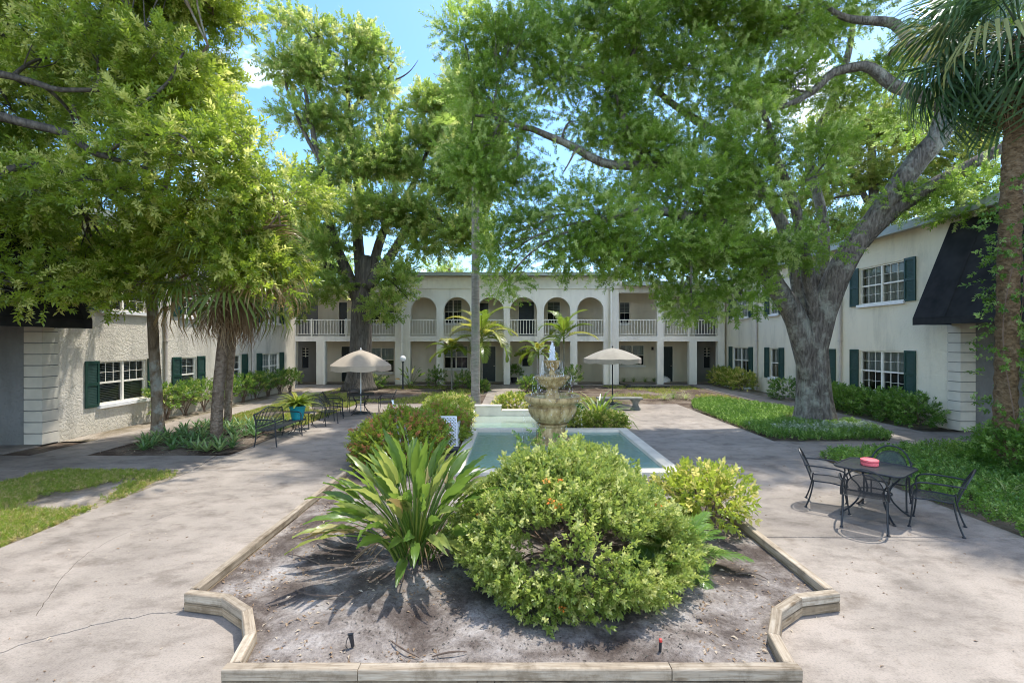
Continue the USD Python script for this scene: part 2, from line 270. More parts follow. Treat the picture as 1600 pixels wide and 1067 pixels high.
def water(name, tint, fac_scale=8.0, rough=0.04, col=(0.20, 0.37, 0.32)):
    return mat(name, {'g': ('geometry', {}), 'n': ('noise_texture', {'scale': fac_scale, 'detail': 3, 'distortion': 0.6}), 'b': ('bump', {'strength': 0.35, 'distance': 0.03}),
        'f': ('fresnel', {'IOR': 1.33}), 't': ('transparent_bsdf', {'color': tint}), 'd': ('diffuse_bsdf', {'color': col}), 'ma': ('mix_closure', {'fac': 0.45}), 'gl': ('glossy_bsdf', {'color': (1, 1, 1), 'roughness': rough}), 'mx': ('mix_closure', {})},
        [('g.position', 'n.vector'), ('n.fac', 'b.height'), ('b.normal', 'gl.normal'), ('b.normal', 'f.normal'), ('f.fac', 'mx.fac'), ('t.BSDF', 'ma.closure1'), ('d.BSDF', 'ma.closure2'), ('ma.closure', 'mx.closure1'), ('gl.BSDF', 'mx.closure2')], surface='mx.closure')
M['water'] = water('pool_water', (0.62, 0.80, 0.76))
M['shallow'] = water('shallow_water', (0.85, 0.92, 0.86), col=(0.46, 0.52, 0.44))
M['spray'] = mat('water_spray', {'t': ('transparent_bsdf', {}), 'p': ('principled_bsdf', {'base_color': (0.9, 0.92, 0.94), 'roughness': 0.1}), 'm': ('mix_closure', {'fac': 0.75})}, [('t.BSDF', 'm.closure1'), ('p.BSDF', 'm.closure2')], surface='m.closure')
M['glass'] = mat('window_glass', {'f': ('fresnel', {'IOR': 1.5}), 't': ('transparent_bsdf', {'color': (0.72, 0.76, 0.76)}), 'gl': ('glossy_bsdf', {'color': (1, 1, 1), 'roughness': 0.02}), 'mx': ('mix_closure', {})},
    [('f.fac', 'mx.fac'), ('t.BSDF', 'mx.closure1'), ('gl.BSDF', 'mx.closure2')], surface='mx.closure')
M['mesh_iron'] = mat('mesh_iron', {'t': ('texture_coordinate', {}), 'm': ('mapping', {'rotation': (0.5, 0.4, 0.78)}), 'c': ('checker_texture', {'scale': 150.0}), 'mr': ('map_range', {'from_min': 0, 'from_max': 1, 'to_min': 0.35, 'to_max': 1.0}), 'p': ('principled_bsdf', {'base_color': (0.014, 0.016, 0.018), 'roughness': 0.45}), 'tr': ('transparent_bsdf', {}), 'mx': ('mix_closure', {})},
    [('t.object', 'm.vector'), ('m.vector', 'c.vector'), ('c.fac', 'mr.value'), ('mr.result', 'mx.fac'), ('tr.BSDF', 'mx.closure1'), ('p.BSDF', 'mx.closure2')], surface='mx.closure')
# foliage
M['lf_oak'] = leaf_mat('leaf_oak', (0.050, 0.110, 0.015), (0.185, 0.275, 0.036), (0.29, 0.35, 0.11), 0.30, 0.5)
M['lf_left'] = leaf_mat('leaf_laurel', (0.052, 0.105, 0.011), (0.21, 0.27, 0.028), (0.34, 0.36, 0.10), 0.26, 0.5)
M['lf_back'] = leaf_mat('leaf_tall_oak', (0.068, 0.12, 0.020), (0.215, 0.29, 0.055), (0.30, 0.32, 0.10), 0.38, 0.5)
M['lf_yellow'] = leaf_mat('leaf_bright', (0.07, 0.11, 0.015), (0.17, 0.22, 0.035), (0.21, 0.23, 0.05), 0.4, 0.45)
M['lf_bush'] = leaf_mat('leaf_bush', (0.09, 0.15, 0.022), (0.285, 0.335, 0.075), (0.38, 0.40, 0.14), 0.40, 0.33)
M['lf_hedge'] = leaf_mat('leaf_hedge', (0.032, 0.09, 0.012), (0.125, 0.215, 0.03), (0.22, 0.27, 0.06), 0.36)
M['lf_ixora'] = leaf_mat('leaf_mixed', (0.05, 0.11, 0.010), (0.25, 0.30, 0.035), (0.30, 0.15, 0.06), 0.36, altmix=0.18)
M['lf_varieg'] = leaf_mat('leaf_variegated', (0.075, 0.14, 0.014), (0.26, 0.31, 0.04), (0.46, 0.43, 0.13), 0.38, altmix=0.3)
M['lf_cover'] = leaf_mat('leaf_cover', (0.032, 0.095, 0.012), (0.12, 0.22, 0.03), (0.21, 0.31, 0.08), 0.32, 0.33, altmix=0.18)
M['lf_pale'] = leaf_mat('leaf_pale', (0.10, 0.16, 0.07), (0.30, 0.36, 0.22), (0.45, 0.48, 0.36), 0.5, 0.2)
M['lf_grass'] = leaf_mat('leaf_lawn', (0.085, 0.135, 0.014), (0.23, 0.285, 0.04), (0.34, 0.30, 0.11), 0.5, altmix=0.3)
M['lf_bird'] = leaf_mat('leaf_bird', (0.035, 0.085, 0.012), (0.125, 0.20, 0.030), (0.22, 0.26, 0.06), 0.36, 0.3)
M['lf_bird_dry'] = leaf_mat('leaf_bird_dry', (0.16, 0.12, 0.04), (0.28, 0.22, 0.08), (0.30, 0.26, 0.1), 0.6, 0.2)
M['lf_palm'] = leaf_mat('leaf_palm', (0.06, 0.12, 0.012), (0.20, 0.26, 0.03), (0.26, 0.27, 0.05), 0.35)
M['lf_sabal'] = leaf_mat('leaf_sabal', (0.02, 0.06, 0.02), (0.07, 0.14, 0.042), (0.24, 0.25, 0.08), 0.36, 0.2, altmix=0.12)
M['lf_sabal_left'] = leaf_mat('leaf_sabal_left', (0.05, 0.09, 0.012), (0.16, 0.21, 0.04), (0.30, 0.21, 0.09), 0.42, 0.25, altmix=0.25)
M['lf_sago'] = leaf_mat('leaf_cycad', (0.045, 0.11, 0.016), (0.14, 0.24, 0.04), (0.26, 0.30, 0.10), 0.32, 0.25)
M['lf_agave'] = leaf_mat('leaf_agave', (0.035, 0.095, 0.025), (0.12, 0.22, 0.06), (0.20, 0.28, 0.09), 0.4, 0.15)
M['lf_dead'] = leaf_mat('leaf_dead', (0.13, 0.075, 0.03), (0.30, 0.20, 0.10), (0.38, 0.29, 0.17), 0.8, 0.1)
M['lf_litter'] = leaf_mat('leaf_litter', (0.12, 0.07, 0.035), (0.32, 0.22, 0.13), (0.42, 0.34, 0.24), 0.8, 0.1)
M['petal'] = leaf_mat('petal_orange', (0.62, 0.22, 0.03), (0.80, 0.36, 0.08), (0.75, 0.42, 0.12), 0.6, 0.3)
M['bark_oak'] = bark('bark_oak', (0.045, 0.037, 0.03), (0.15, 0.13, 0.105), (0.27, 0.24, 0.20), (9, 9, 1.6), 1.3, (0.34, 0.335, 0.265))
M['bark_dark'] = bark('bark_dark', (0.04, 0.035, 0.028), (0.10, 0.088, 0.07), (0.17, 0.15, 0.12), (6, 6, 1.2), 1.0)
M['bark_brown'] = bark('bark_brown', (0.08, 0.055, 0.035), (0.17, 0.125, 0.08), (0.24, 0.19, 0.13), (5, 5, 2.0), 0.6, (0.30, 0.30, 0.25))
M['bark_palm'] = bark('bark_palm', (0.09, 0.06, 0.038), (0.20, 0.145, 0.10), (0.30, 0.235, 0.17), (6, 6, 7), 1.0)
M['bark_palm_rough'] = bark('bark_palm_rough', (0.06, 0.037, 0.02), (0.16, 0.105, 0.055), (0.26, 0.185, 0.11), (6, 6, 9), 1.2)
M['bark_grey'] = bark('bark_grey', (0.16, 0.14, 0.11), (0.27, 0.24, 0.195), (0.36, 0.33, 0.28), (2, 2, 8), 0.4, (0.22, 0.24, 0.16))
M['twig'] = plain('twig_brown', (0.13, 0.085, 0.055), 0.9, var=0.3)

# ------------------------------------------------------------------ ground, paving, pool basin
rng = np.random.default_rng(7)
def arc(cx, cy, r, a0, a1, n): return [(cx + r * math.cos(a), cy + r * math.sin(a)) for a in np.linspace(a0, a1, n)]
BX, BF, NR = 3.12, 3.40, 1.02
notchL = arc(-BX, BF, NR, 0, PI / 2, 5); notchR = arc(BX, BF, NR, PI, PI / 2, 5)
bed_outer = Polygon([(-BX, 8.55), *notchL[::-1], *notchR, (BX, 8.55)])
POOL = sbox(-1.22, 8.62, 3.28, 13.05); UPOOL = sbox(-1.22, 13.05, 0.78, 15.4)
mid_bed = sbox(-3.2, 8.55, 3.4, 17.2)
gc_near = Polygon([(6.85, 10.15), (7.3, 10.35), (8.1, 10.6), (9.4, 10.75), (11.2, 10.9), (12.2, 9.5), (12.5, 2), (6.85, 2), (6.8, 5.5)])
gc_far = Polygon([(7.5, 19.0), (7.0, 17.5), (6.85, 14.5), (6.9, 12.2), (7.3, 11.85), (9.9, 11.95), (10.25, 12.3), (10.4, 13.6), (10.4, 15.5), (9.9, 17.3), (8.9, 19.2), (8.1, 19.4)])
mulch_left = Polygon([(-9.75, 10.4), (-6.9, 10.38), (-6.55, 10.75), (-6.5, 14.2), (-9.75, 14.2)])
lawn_front = Polygon([(-6.5, 9.15), (-9.0, 9.2), (-9.4, 8.9), (-9.45, 2), (-6.4, 2), (-6.45, 5)])
lawn_strip = sbox(-9.75, 14.2, -6.45, 19.3)
pav = unary_union([sbox(-6.45, -4, 6.85, 18.9), sbox(-12.2, 9.2, -6.4, 10.38), sbox(-16, 1, -9.4, 10.38), sbox(-16, 9, -11.85, 11.45), sbox(-11.0, 10.3, -9.75, 27.2),
    sbox(6.8, 10.3, 13.2, 11.9), sbox(11.2, 1, 17, 13.1), sbox(10.65, 11.5, 11.85, 27.2), Polygon([(9.9, 11.9), (10.65, 15), (10.65, 11.5)]), sbox(-1.25, 18.8, 0.55, 27.2), sbox(-14, 27.2, 14, 29.4), sbox(-12.9, 24.9, -11, 29)])
pav = pav.difference(unary_union([bed_outer, mid_bed, gc_near, gc_far, mulch_left, lawn_front, lawn_strip]))
joints = [LineString([(-12.2, 9.2), (-3.1, 9.2)]), LineString([(-6.45, 9.2), (-6.75, 10.4)]), LineString([(3.2, 10.05), (8, 10.05)]), LineString([(2.8, 6.05), (8, 6.05)]),
    LineString([(-16, 5), (-9.4, 5)]), LineString([(-6.45, 14.4), (-3, 14.4)]), LineString([(3.2, 14.4), (8, 14.4)]), LineString([(-9.4, 9.2), (-9.4, 2)]), LineString([(-11.85, 5), (-11.85, 12)]),
    LineString([(6.85, 10), (6.85, 12)]), LineString([(10.65, 11.9), (12, 11.9)]), LineString([(11.2, 8), (14, 8)]), LineString([(-14, 27.2), (14, 27.2)]), LineString([(-3.3, 17.6), (-3.3, 19)]), LineString([(3.3, 17.3), (3.3, 19)])]
joints += [LineString([(-11.1, y), (-9.7, y)]) for y in np.arange(10.38, 27, 1.5)] + [LineString([(10.6, y), (11.9, y)]) for y in np.arange(13.2, 27, 1.5)] + [LineString([(-1.3, y), (0.6, y)]) for y in np.arange(19, 27.2, 1.6)]
def crack(pts, n=40, amp=0.035, seed=0):
    p = curve([(x, y, 0) for x, y in pts], n); r = np.random.default_rng(seed)
    w = np.cumsum(r.normal(0, amp, (n, 2)), 0) * 0.5; w -= np.linspace(0, 1, n)[:, None] * w[-1]
    return LineString(p[:, :2] + w)
c1 = crack([G(-5, 1018)[:2], G(120, 985)[:2], (-3.05, 4.40)], 46, 0.02, 3)
c2 = crack([G(60, 960)[:2], G(170, 850)[:2], G(300, 790)[:2]], 40, 0.02, 5)
c3 = crack([G(1270, 838)[:2], G(1460, 846)[:2], G(1600, 842)[:2]], 40, 0.012, 8)
cut = unary_union([j.buffer(0.009, cap_style='flat') for j in joints] + [c1.buffer(0.006), c2.buffer(0.003), c3.buffer(0.005)])
patio = UsdGeom.Xform.Define(stage, '/World/patio').GetPrim(); setd(patio, kind='structure', label='pinkish grey concrete patio and walkways cut into slabs round the planter')
for g in sorted(pav.difference(cut).geoms, key=lambda g: -g.area):
    if g.area > 0.01: obj('slab', MB().prism(g.simplify(0.002), -0.06, 0.0), M['concrete'], patio)
# the earth below everything
far = Point(0, 15).buffer(500, 24).difference(unary_union([POOL, UPOOL]))
obj('ground', MB().prism(far, -0.5, -0.035), M['mulch'], kind='structure', label='bare mulch ground under and round the courtyard')
def grid_sheet(poly, h, z, amp, sc, edge=0.12, seed=0, rise=0.0):
    x0, y0, x1, y1 = poly.bounds; xs, ys = np.arange(x0, x1 + h, h), np.arange(y0, y1 + h, h)
    X, Y = np.meshgrid(xs, ys, indexing='ij'); P = shapely.points(X.ravel(), Y.ravel())
    inside = shapely.contains(poly, P).reshape(X.shape); d = shapely.distance(poly.exterior, P).reshape(X.shape)
    Z = z + (amp * (meshkit.fbm(np.stack([X * sc, Y * sc, X * 0 + seed], -1), 5, seed) - 0.5) + rise) * np.clip(d / edge, 0, 1)
    v = np.stack([X, Y, Z], -1).reshape(-1, 3); i, j = np.meshgrid(np.arange(len(xs) - 1), np.arange(len(ys) - 1), indexing='ij'); w = len(ys)
    q = np.stack([i * w + j, (i + 1) * w + j, (i + 1) * w + j + 1, i * w + j + 1], -1).reshape(-1, 4)
    q = q[inside.ravel()[q].all(1)]; used, inv = np.unique(q, return_inverse=True)
    return v[used], inv.reshape(q.shape)
BEDZ = 0.075
bed_in = bed_outer.buffer(-0.002)
obj('planter_soil', grid_sheet(bed_in, 0.035, BEDZ, 0.11, 1.6, 0.3, 3), M['bed_soil'], smooth=True, kind='structure', label='grey sandy soil with leaf crumbs inside the timber planter')
obj('pool_bed_soil', grid_sheet(mid_bed.difference(unary_union([POOL, UPOOL])).buffer(0.05), 0.07, -0.01, 0.08, 1.5, 0.3, 4, 0.04), M['bed_soil'], smooth=True, kind='structure', label='bare soil beside and behind the fountain pool')
obj('mulch_bed', grid_sheet(mulch_left.buffer(0.06), 0.06, -0.012, 0.12, 1.4, 0.5, 6, 0.04), M['mulch'], smooth=True, kind='structure', label='dark mulch bed round the left palm trunks')
for nm, pl, lb in (('lawn_soil', lawn_front, 'sandy lawn soil left of the patio'), ('lawn_soil', lawn_strip, 'lawn soil strip behind the bench'), ('cover_soil', gc_near, 'soil under the ground cover behind the dining chairs'), ('cover_soil', gc_far, 'soil under the ground cover round the big oak')):
    obj(nm, grid_sheet(pl.buffer(0.08), 0.08, -0.014, 0.04, 1.2, 0.4, 9), M['lawn_soil' if nm == 'lawn_soil' else 'mulch'], smooth=True, kind='structure', label=lb)

for x0_, x1_, y0_, y1_, lb in ((-11.9, -10.9, 11.8, 26.5, 'sandy dirt strip along the left wing wall'), (11.8, 13.1, 13.5, 28.0, 'sandy dirt strip along the right wing wall')): obj('border_soil', grid_sheet(sbox(x0_, y0_, x1_, y1_), 0.08, -0.015, 0.06, 1.3, 0.3, 12, 0.02), M['lawn_soil'], smooth=True, kind='structure', label=lb)
# ------------------------------------------------------------------ buildings
def hole(u0, u1, z0, z1): return sbox(u0, z0, u1, z1)
class Face:
    """a wall plane: u along the wall, d outward, z up"""
    def __init__(s, axis, c, sgn): s.axis, s.c, s.sgn = axis, c, sgn
    def bx(s, mb, u0, u1, d0, d1, z0, z1):
        a, b = sorted((s.c + s.sgn * d0, s.c + s.sgn * d1))
        return mb.bx(a, b, u0, u1, z0, z1) if s.axis == 'x' else mb.bx(u0, u1, a, b, z0, z1)
    def sheet(s, u0, u1, d, z0, z1):
        c = s.c + s.sgn * d; q = [(c, u, z) if s.axis == 'x' else (u, c, z) for u, z in ((u0, z0), (u1, z0), (u1, z1), (u0, z1))]; f = [[0, 1, 2, 3]]
        n = np.cross(np.subtract(q[1], q[0]), np.subtract(q[2], q[0])); k = 0 if s.axis == 'x' else 1
        return MB().add(q, f if n[k] * s.sgn > 0 else [[3, 2, 1, 0]])
    def wall(s, mb, poly, t): 
        a, b = sorted((s.c, s.c - s.sgn * t)); return mb.wall(poly, s.axis, a, b)
def window(par, F, u0, u1, z0, z1, units=2, grid=(3, 2), grid_low=None, cover='blind', shutters=(), sill=True, trim='trim', rec=0.09, low_cover=True):
    fr = MB(); t = 0.045
    for a, b, c, d in ((u0, u1, z0, z0 + t), (u0, u1, z1 - t, z1), (u0, u0 + t, z0 + t, z1 - t), (u1 - t, u1, z0 + t, z1 - t)): F.bx(fr, a, b, -rec - 0.05, -rec + 0.05, c, d)
    wu = (u1 - u0 - 2 * t) / units; zm = (z0 + z1) / 2
    for k in range(1, units): F.bx(fr, u0 + t + k * wu - 0.035, u0 + t + k * wu + 0.035, -rec - 0.048, -rec + 0.048, z0 + t, z1 - t)
    F.bx(fr, u0 + t, u1 - t, -rec - 0.04, -rec + 0.03, zm - 0.025, zm + 0.025)
    w = obj('window', fr, M[trim], par)
    bars = MB()
    for k in range(units):
        a, b = u0 + t + k * wu + (0.035 if k else 0), u0 + t + (k + 1) * wu - (0.035 if k < units - 1 else 0)
        for c, d in ((z0 + t, zm - 0.025), (zm + 0.025, z1 - t)):
            gx, gz = grid if c > zm or grid_low is None else grid_low
            for i in range(gx):
                for j in range(gz):
                    ua, ub, za, zb = a + (b - a) * i / gx, a + (b - a) * (i + 1) / gx, c + (d - c) * j / gz, c + (d - c) * (j + 1) / gz
                    obj('pane', F.sheet(ua + 0.003, ub - 0.003, -rec - 0.009, za + 0.003, zb - 0.003), M['glass'], w)
            for i in range(1, gx): F.bx(bars, a + (b - a) * i / gx - 0.006, a + (b - a) * i / gx + 0.006, -rec - 0.004, -rec + 0.012, c, d)
            for j in range(1, gz): F.bx(bars, a, b, -rec - 0.003, -rec + 0.010, c + (d - c) * j / gz - 0.006, c + (d - c) * j / gz + 0.006)
    if bars.v: obj('muntins', bars, M[trim], w)
    zc0 = z0 + t if low_cover else zm
    if cover == 'blind':
        bl = MB()
        for z in np.arange(zc0, z1 - t, 0.05): F.bx(bl, u0 + t, u1 - t, -rec - 0.12, -rec - 0.085, z, z + 0.008 + 0.012)
        obj('blind', bl, M['blind'], w, kind='stuff')
    elif cover == 'curtain':
        n = 60; us = np.linspace(u0 + t, u1 - t, n); dd = -rec - 0.14 + 0.02 * np.sin(us * 55) 
        v = [];
        for z in (zc0, z1 - t):
            for u, d_ in zip(us, dd): v.append((F.c + F.sgn * d_, u, z) if F.axis == 'x' else (u, F.c + F.sgn * d_, z))
        k = np.arange(n - 1); obj('curtain', (np.array(v), np.stack([k, k + 1, k + 1 + n, k + n], 1)), M['curtain'], w)
    obj('room_shade', F.bx(MB(), u0 - 0.1, u1 + 0.1, -0.62, -0.6, z0 - 0.1, z1 + 0.1), M['dark_room'], w)
    if sill: obj('sill', F.bx(MB(), u0 - 0.06, u1 + 0.06, -0.1, 0.09, z0 - 0.10, z0 - 0.002), M['sill'], w)
    for s in shutters:
        a, b = (u0 - 0.45, u0 - 0.03) if s < 0 else (u1 + 0.03, u1 + 0.45)
        sh = MB(); zt = z1 + 0.03; zb = z0 - 0.04; zmid = zb + (zt - zb) * 0.5; e = 0.055
        for p, q, c, d in ((a, a + e, zb, zt), (b - e, b, zb, zt), (a + e, b - e, zb, zb + 0.08), (a + e, b - e, zt - 0.08, zt), (a + e, b - e, zmid - 0.04, zmid + 0.04)): F.bx(sh, p, q, 0.004, 0.045, c, d)
        so = obj('shutter', sh, M['green'], par)
        for c, d in ((zb + 0.08, zmid - 0.04), (zmid + 0.04, zt - 0.08)):
            lou = MB()
            for z in np.arange(c, d - 0.02, 0.045): F.bx(lou, a + e, b - e, 0.006, 0.026, z + 0.004, z + 0.036)
            F.bx(lou, a + e, b - e, 0.004, 0.012, c, d)
            obj('louvre_panel', lou, M['green_panel'], so)
def quoin(par, x0, x1, y0, y1, ztop, hgt=0.285):
    z = 0.0; k = 0
    obj('quoin_core', MB().bx(x0 + 0.02, x1 - 0.02, y0 + 0.02, y1 - 0.02, 0, ztop - 0.003), M['stucco_dark'], par)
    while z < ztop - 0.02:
        t = min(z + hgt, ztop); b = MB().cb(x0, x1, y0, y1, z + 0.011, t - 0.011, 0.008)
        obj('quoin_block', b, M['quoin'], par); z = t; k += 1
def pipe(par, x, y, z0, z1, r=0.045, m='pipe'):
    p = MB().tube([(x, y, z0), (x, y, z1)], r, 8)
    for z in (z0 + 0.9, z0 + 2.6, z0 + 4.2):
        if z < z1: p.bx(x - r - 0.02, x + r + 0.02, y - r - 0.01, y + r + 0.01, z, z + 0.03)
    obj('downspout', p, M[m], par)
def awning(par, xw, sgn, dout, y0, y1, zb, zv, zt, end_y):
    def sh(d0, z0_, d1, z1_, th):
        v = []
        for y in (y0, y1):
            for d, z in ((d0, z0_), (d1, z1_), (d1 - th, z1_ - th * 0.3), (d0 - th, z0_ - th * 0.3)): v.append((xw + sgn * d, y, z))
        return MB().add(v, [[0, 1, 2, 3], [4, 7, 6, 5], [0, 4, 5, 1], [1, 5, 6, 2], [2, 6, 7, 3], [3, 7, 4, 0]])
    a = obj('awning', sh(dout, zv, 0.04, zt, 0.03), M['awning'], par, label='steep black fabric awning over the entrance')
    for ys in np.arange(math.floor(y0) + 0.5, y1 - 0.1, 1.0): obj('seam', MB().tube([(xw + sgn * (dout + 0.004), ys, zv), (xw + sgn * 0.046, ys, zt)], 0.013, 5), M['awning'], a)
    obj('valance', MB().bx(*sorted((xw + sgn * dout, xw + sgn * (dout - 0.02))), y0, y1, zb, zv - 0.004), M['awning'], a)
    e = MB(); e.wall(Polygon([(xw + sgn * 0.03, zb + 0.01), (xw + sgn * (dout - 0.04), zb + 0.01), (xw + sgn * (dout - 0.04), zv - 0.02), (xw + sgn * 0.03, zt - 0.05)]), 'y', end_y - 0.02, end_y)
    obj('end_panel', e, M['awning'], a)

# left wing
XL = -11.83; FL = Face('x', XL, 1)
YL = lambda px: XL * FPX / (px - CX)
lw = thing('apartment_wing', 'two storey grey stucco apartment wing with black awning, left of the courtyard', 'building')
wl = [(YL(155), YL(229), 2, 'blind', (-1, 1)), (YL(283), YL(307), 1, 'blind', (-1, 1)), (YL(359), YL(377), 1, 'curtain', (-1, 1)), (YL(409), YL(436), 2, 'curtain', (-1, 1))]
holes = [hole(a, b, 0.78, 2.02) for a, b, *_ in wl] + [hole(a, b, 3.52, 4.86) for a, b, *_ in wl]
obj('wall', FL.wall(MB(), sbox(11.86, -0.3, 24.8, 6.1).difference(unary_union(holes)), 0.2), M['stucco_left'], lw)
ex = MB().bx(-20, -12.03, 24.6, 24.8, -0.3, 6.1).bx(-20, -19.8, 1, 24.6, -0.3, 6.1)
obj('outer_wall', ex, M['stucco_left'], lw)
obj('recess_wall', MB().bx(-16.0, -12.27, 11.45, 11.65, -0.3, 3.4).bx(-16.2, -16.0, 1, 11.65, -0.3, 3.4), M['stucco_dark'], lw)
obj('upper_wall', MB().bx(XL - 0.2, XL, 1, 11.855, 3.41, 6.1).bx(-16.2, XL - 0.21, 1, 11.85, 3.2, 3.4), M['stucco_left'], lw)
quoin(lw, -12.25, XL + 0.04, 11.42, 11.855, 2.98)
rf = obj('roof', MB().bx(-20.3, XL + 0.35, 1, 25.0, 6.1, 6.28), M['roof'], lw); obj('fascia', MB().bx(XL + 0.351, XL + 0.40, 1, 25.0, 6.05, 6.32), M['fascia'], rf)
for a, b, u, c, s in wl:
    window(lw, FL, a, b, 0.78, 2.02, u, (3, 2) if u == 2 else (2, 2), (1, 1) if c == 'blind' else None, c, s)
    window(lw, FL, a, b, 3.52, 4.86, u, (3, 2) if u == 2 else (2, 2), None, 'blind', s)
for px in (257, 393): pipe(lw, XL + 0.06, YL(px), 0.0, 6.05)
awning(lw, XL, 1, 1.0, 1.5, 11.75, 2.93, 3.14, 5.9, 11.74)

# right wing
XR = 13.05; FR = Face('x', XR, -1)
YR = lambda px: XR * FPX / (px - CX)
rw = thing('apartment_wing', 'two storey cream stucco apartment wing with black awning, right of the courtyard', 'building')
wr = [(YR(1413), YR(1343), 2, 'curtain', (-1, 1)), (YR(1294), YR(1262), 2, 'curtain', (-1, 1)), (YR(1217), YR(1203), 1, 'curtain', (-1, 1)), (YR(1170), YR(1145), 2, 'curtain', (-1, 1))]
holes = [hole(a, b, 0.80, 2.27) for a, b, *_ in wr] + [hole(a, b, 3.96, 5.32) for a, b, *_ in wr]
obj('wall', FR.wall(MB(), sbox(13.62, -0.3, 29.2, 6.25).difference(unary_union(holes)), 0.2), M['stucco_right'], rw)
obj('outer_wall', MB().bx(13.25, 21, 29.0, 29.2, -0.3, 6.25).bx(21, 21.2, 1, 29.2, -0.3, 6.25), M['stucco_right'], rw)
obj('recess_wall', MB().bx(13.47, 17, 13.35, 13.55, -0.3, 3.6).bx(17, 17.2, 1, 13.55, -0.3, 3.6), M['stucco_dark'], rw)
obj('upper_wall', MB().bx(XR, XR + 0.2, 1, 13.615, 3.61, 6.25).bx(XR + 0.21, 17.2, 1, 13.6, 3.4, 3.6), M['stucco_right'], rw)
quoin(rw, XR - 0.04, 13.45, 13.2, 13.615, 3.16)
rf = obj('roof', MB().bx(XR - 0.35, 21.4, 1, 29.4, 6.25, 6.42), M['roof'], rw); obj('fascia', MB().bx(XR - 0.40, XR - 0.351, 1, 29.4, 6.2, 6.46), M['fascia'], rf)
for k, (a, b, u, c, s) in enumerate(wr):
    window(rw, FR, a, b, 0.80, 2.27, u, (3, 2) if k < 2 else (2, 1), None, c, s, low_cover=False)
    window(rw, FR, a, b, 3.96, 5.32, u, (3, 2), None, 'curtain', s)
for px in (1184, 1315): pipe(rw, XR - 0.06, YR(px), 0.0, 6.2)
ext = MB().tube([(XR - 0.1, YR(1184), 0.12), (XR - 0.5, YR(1184) + 0.6, 0.06), (XR - 0.7, YR(1184) + 2.2, 0.05)], 0.06, 8, 10)
obj('drain_hose', ext, M['white_pvc'], rw)
awning(rw, XR, -1, 1.17, 1.5, 13.5, 3.08, 3.28, 6.1, 13.49)

# the arcade at the back
YB = 27.6; KB = YB / FPX; FB = Face('y', YB, -1); xb = lambda px: (px - CX) * KB
bb = thing('arcade_building', 'cream two storey building with six upper arches and white railings, across the back', 'building')
body = sbox(-13.4, -0.3, 12.9, 5.95).union(sbox(xb(612), -0.3, xb(972), 6.54))
low = [(641, 682), (693, 735), (745, 787), (797, 839), (850, 891), (902, 943)]
hs = []
for a, b in low:
    hs.append(sbox(xb(a), 0.0, xb(b), 2.6)); r = (xb(b) - xb(a)) / 2; c = (xb(a) + xb(b)) / 2
    hs.append(Polygon([(xb(a), 2.93), (xb(b), 2.93), *arc(c, 5.28 - r, r, 0, PI, 25)]))
for a, b in ((462, 494), (508, 617), (967, 1027), (1037, 1077), (1089, 1122)): hs.append(sbox(xb(a), 0.0, xb(b), 2.6))
ups = [(462, 617), (967, 1027), (1037, 1122)]
for a, b in ups: hs.append(sbox(xb(a), 2.93, xb(b), 5.55))
obj('front_wall', FB.wall(MB(), body.difference(unary_union(hs)), 0.32), M['stucco_back'], bb)
# rear wall of the walkways
YW = 29.4; KW = YW / FPX; FW = Face('y', YW, -1); xw = lambda px: (px - CX) * KW
zw = lambda py: CAM_H - (py - CY) * KW
wins = [(575, 616, zw(582), zw(543), 2), (694, 731, zw(576), zw(540), 2), (858, 876, zw(578), zw(540), 1), (969, 1007, zw(571), zw(539), 2)]
upw = [(573, 616, 3.75, 5.15, 2), (694, 722, 3.75, 5.3, 2), (855, 876, 3.75, 5.2, 1), (968, 985, 3.75, 5.15, 1)]
doors = [(753, 775, 0.02, 2.3, 'door'), (812, 832, 0.02, 2.15, 'trim'), (1036, 1052, 0.02, 2.3, 'door'), (533, 551, 0.02, 2.3, 'door'), (810, 835, 2.96, 5.2, 'door'), (529, 543, 2.96, 5.15, 'door'), (745, 764, 2.96, 5.1, 'door')]
slots = [(472, 482, 0.9, 2.2), (1100, 1110, 0.9, 2.2)]
hh = [sbox(xw(a), c, xw(b), d) for a, b, c, d, *_ in wins + upw + doors + slots]
inner = sbox(xw(497), -0.3, xw(1086), 5.95).difference(unary_union(hh))
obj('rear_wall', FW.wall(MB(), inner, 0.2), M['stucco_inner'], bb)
for x0, x1 in ((-14.0, xw(497)), (xw(1086), 13.6)):
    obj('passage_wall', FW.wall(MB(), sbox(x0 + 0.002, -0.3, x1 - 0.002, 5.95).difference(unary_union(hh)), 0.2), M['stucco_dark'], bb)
for a, b, c, d, u in wins: window(bb, FW, xw(a), xw(b), c, d, u, (2, 1), None, 'curtain', (), True, low_cover=False)
for a, b, c, d, u in upw: window(bb, FW, xw(a), xw(b), c, d, u, (2, 1), None, 'blind', (), True, low_cover=False)
for a, b, c, d in slots:
    m = MB(); m.bx(xw(a), xw(b), YW + 0.12, YW + 0.16, c, d); obj('dark_slot', m, M['dark_room'], bb)
    m = MB()
    for z in np.arange(c + 0.75, d, 0.18): m.bx(xw(a) + 0.01, xw(b) - 0.01, YW + 0.03, YW + 0.08, z, z + 0.03)
    m.bx((xw(a) + xw(b)) / 2 - 0.015, (xw(a) + xw(b)) / 2 + 0.015, YW + 0.02, YW + 0.085, c + 0.7, d); obj('slot_grille', m, M['trim'], bb)
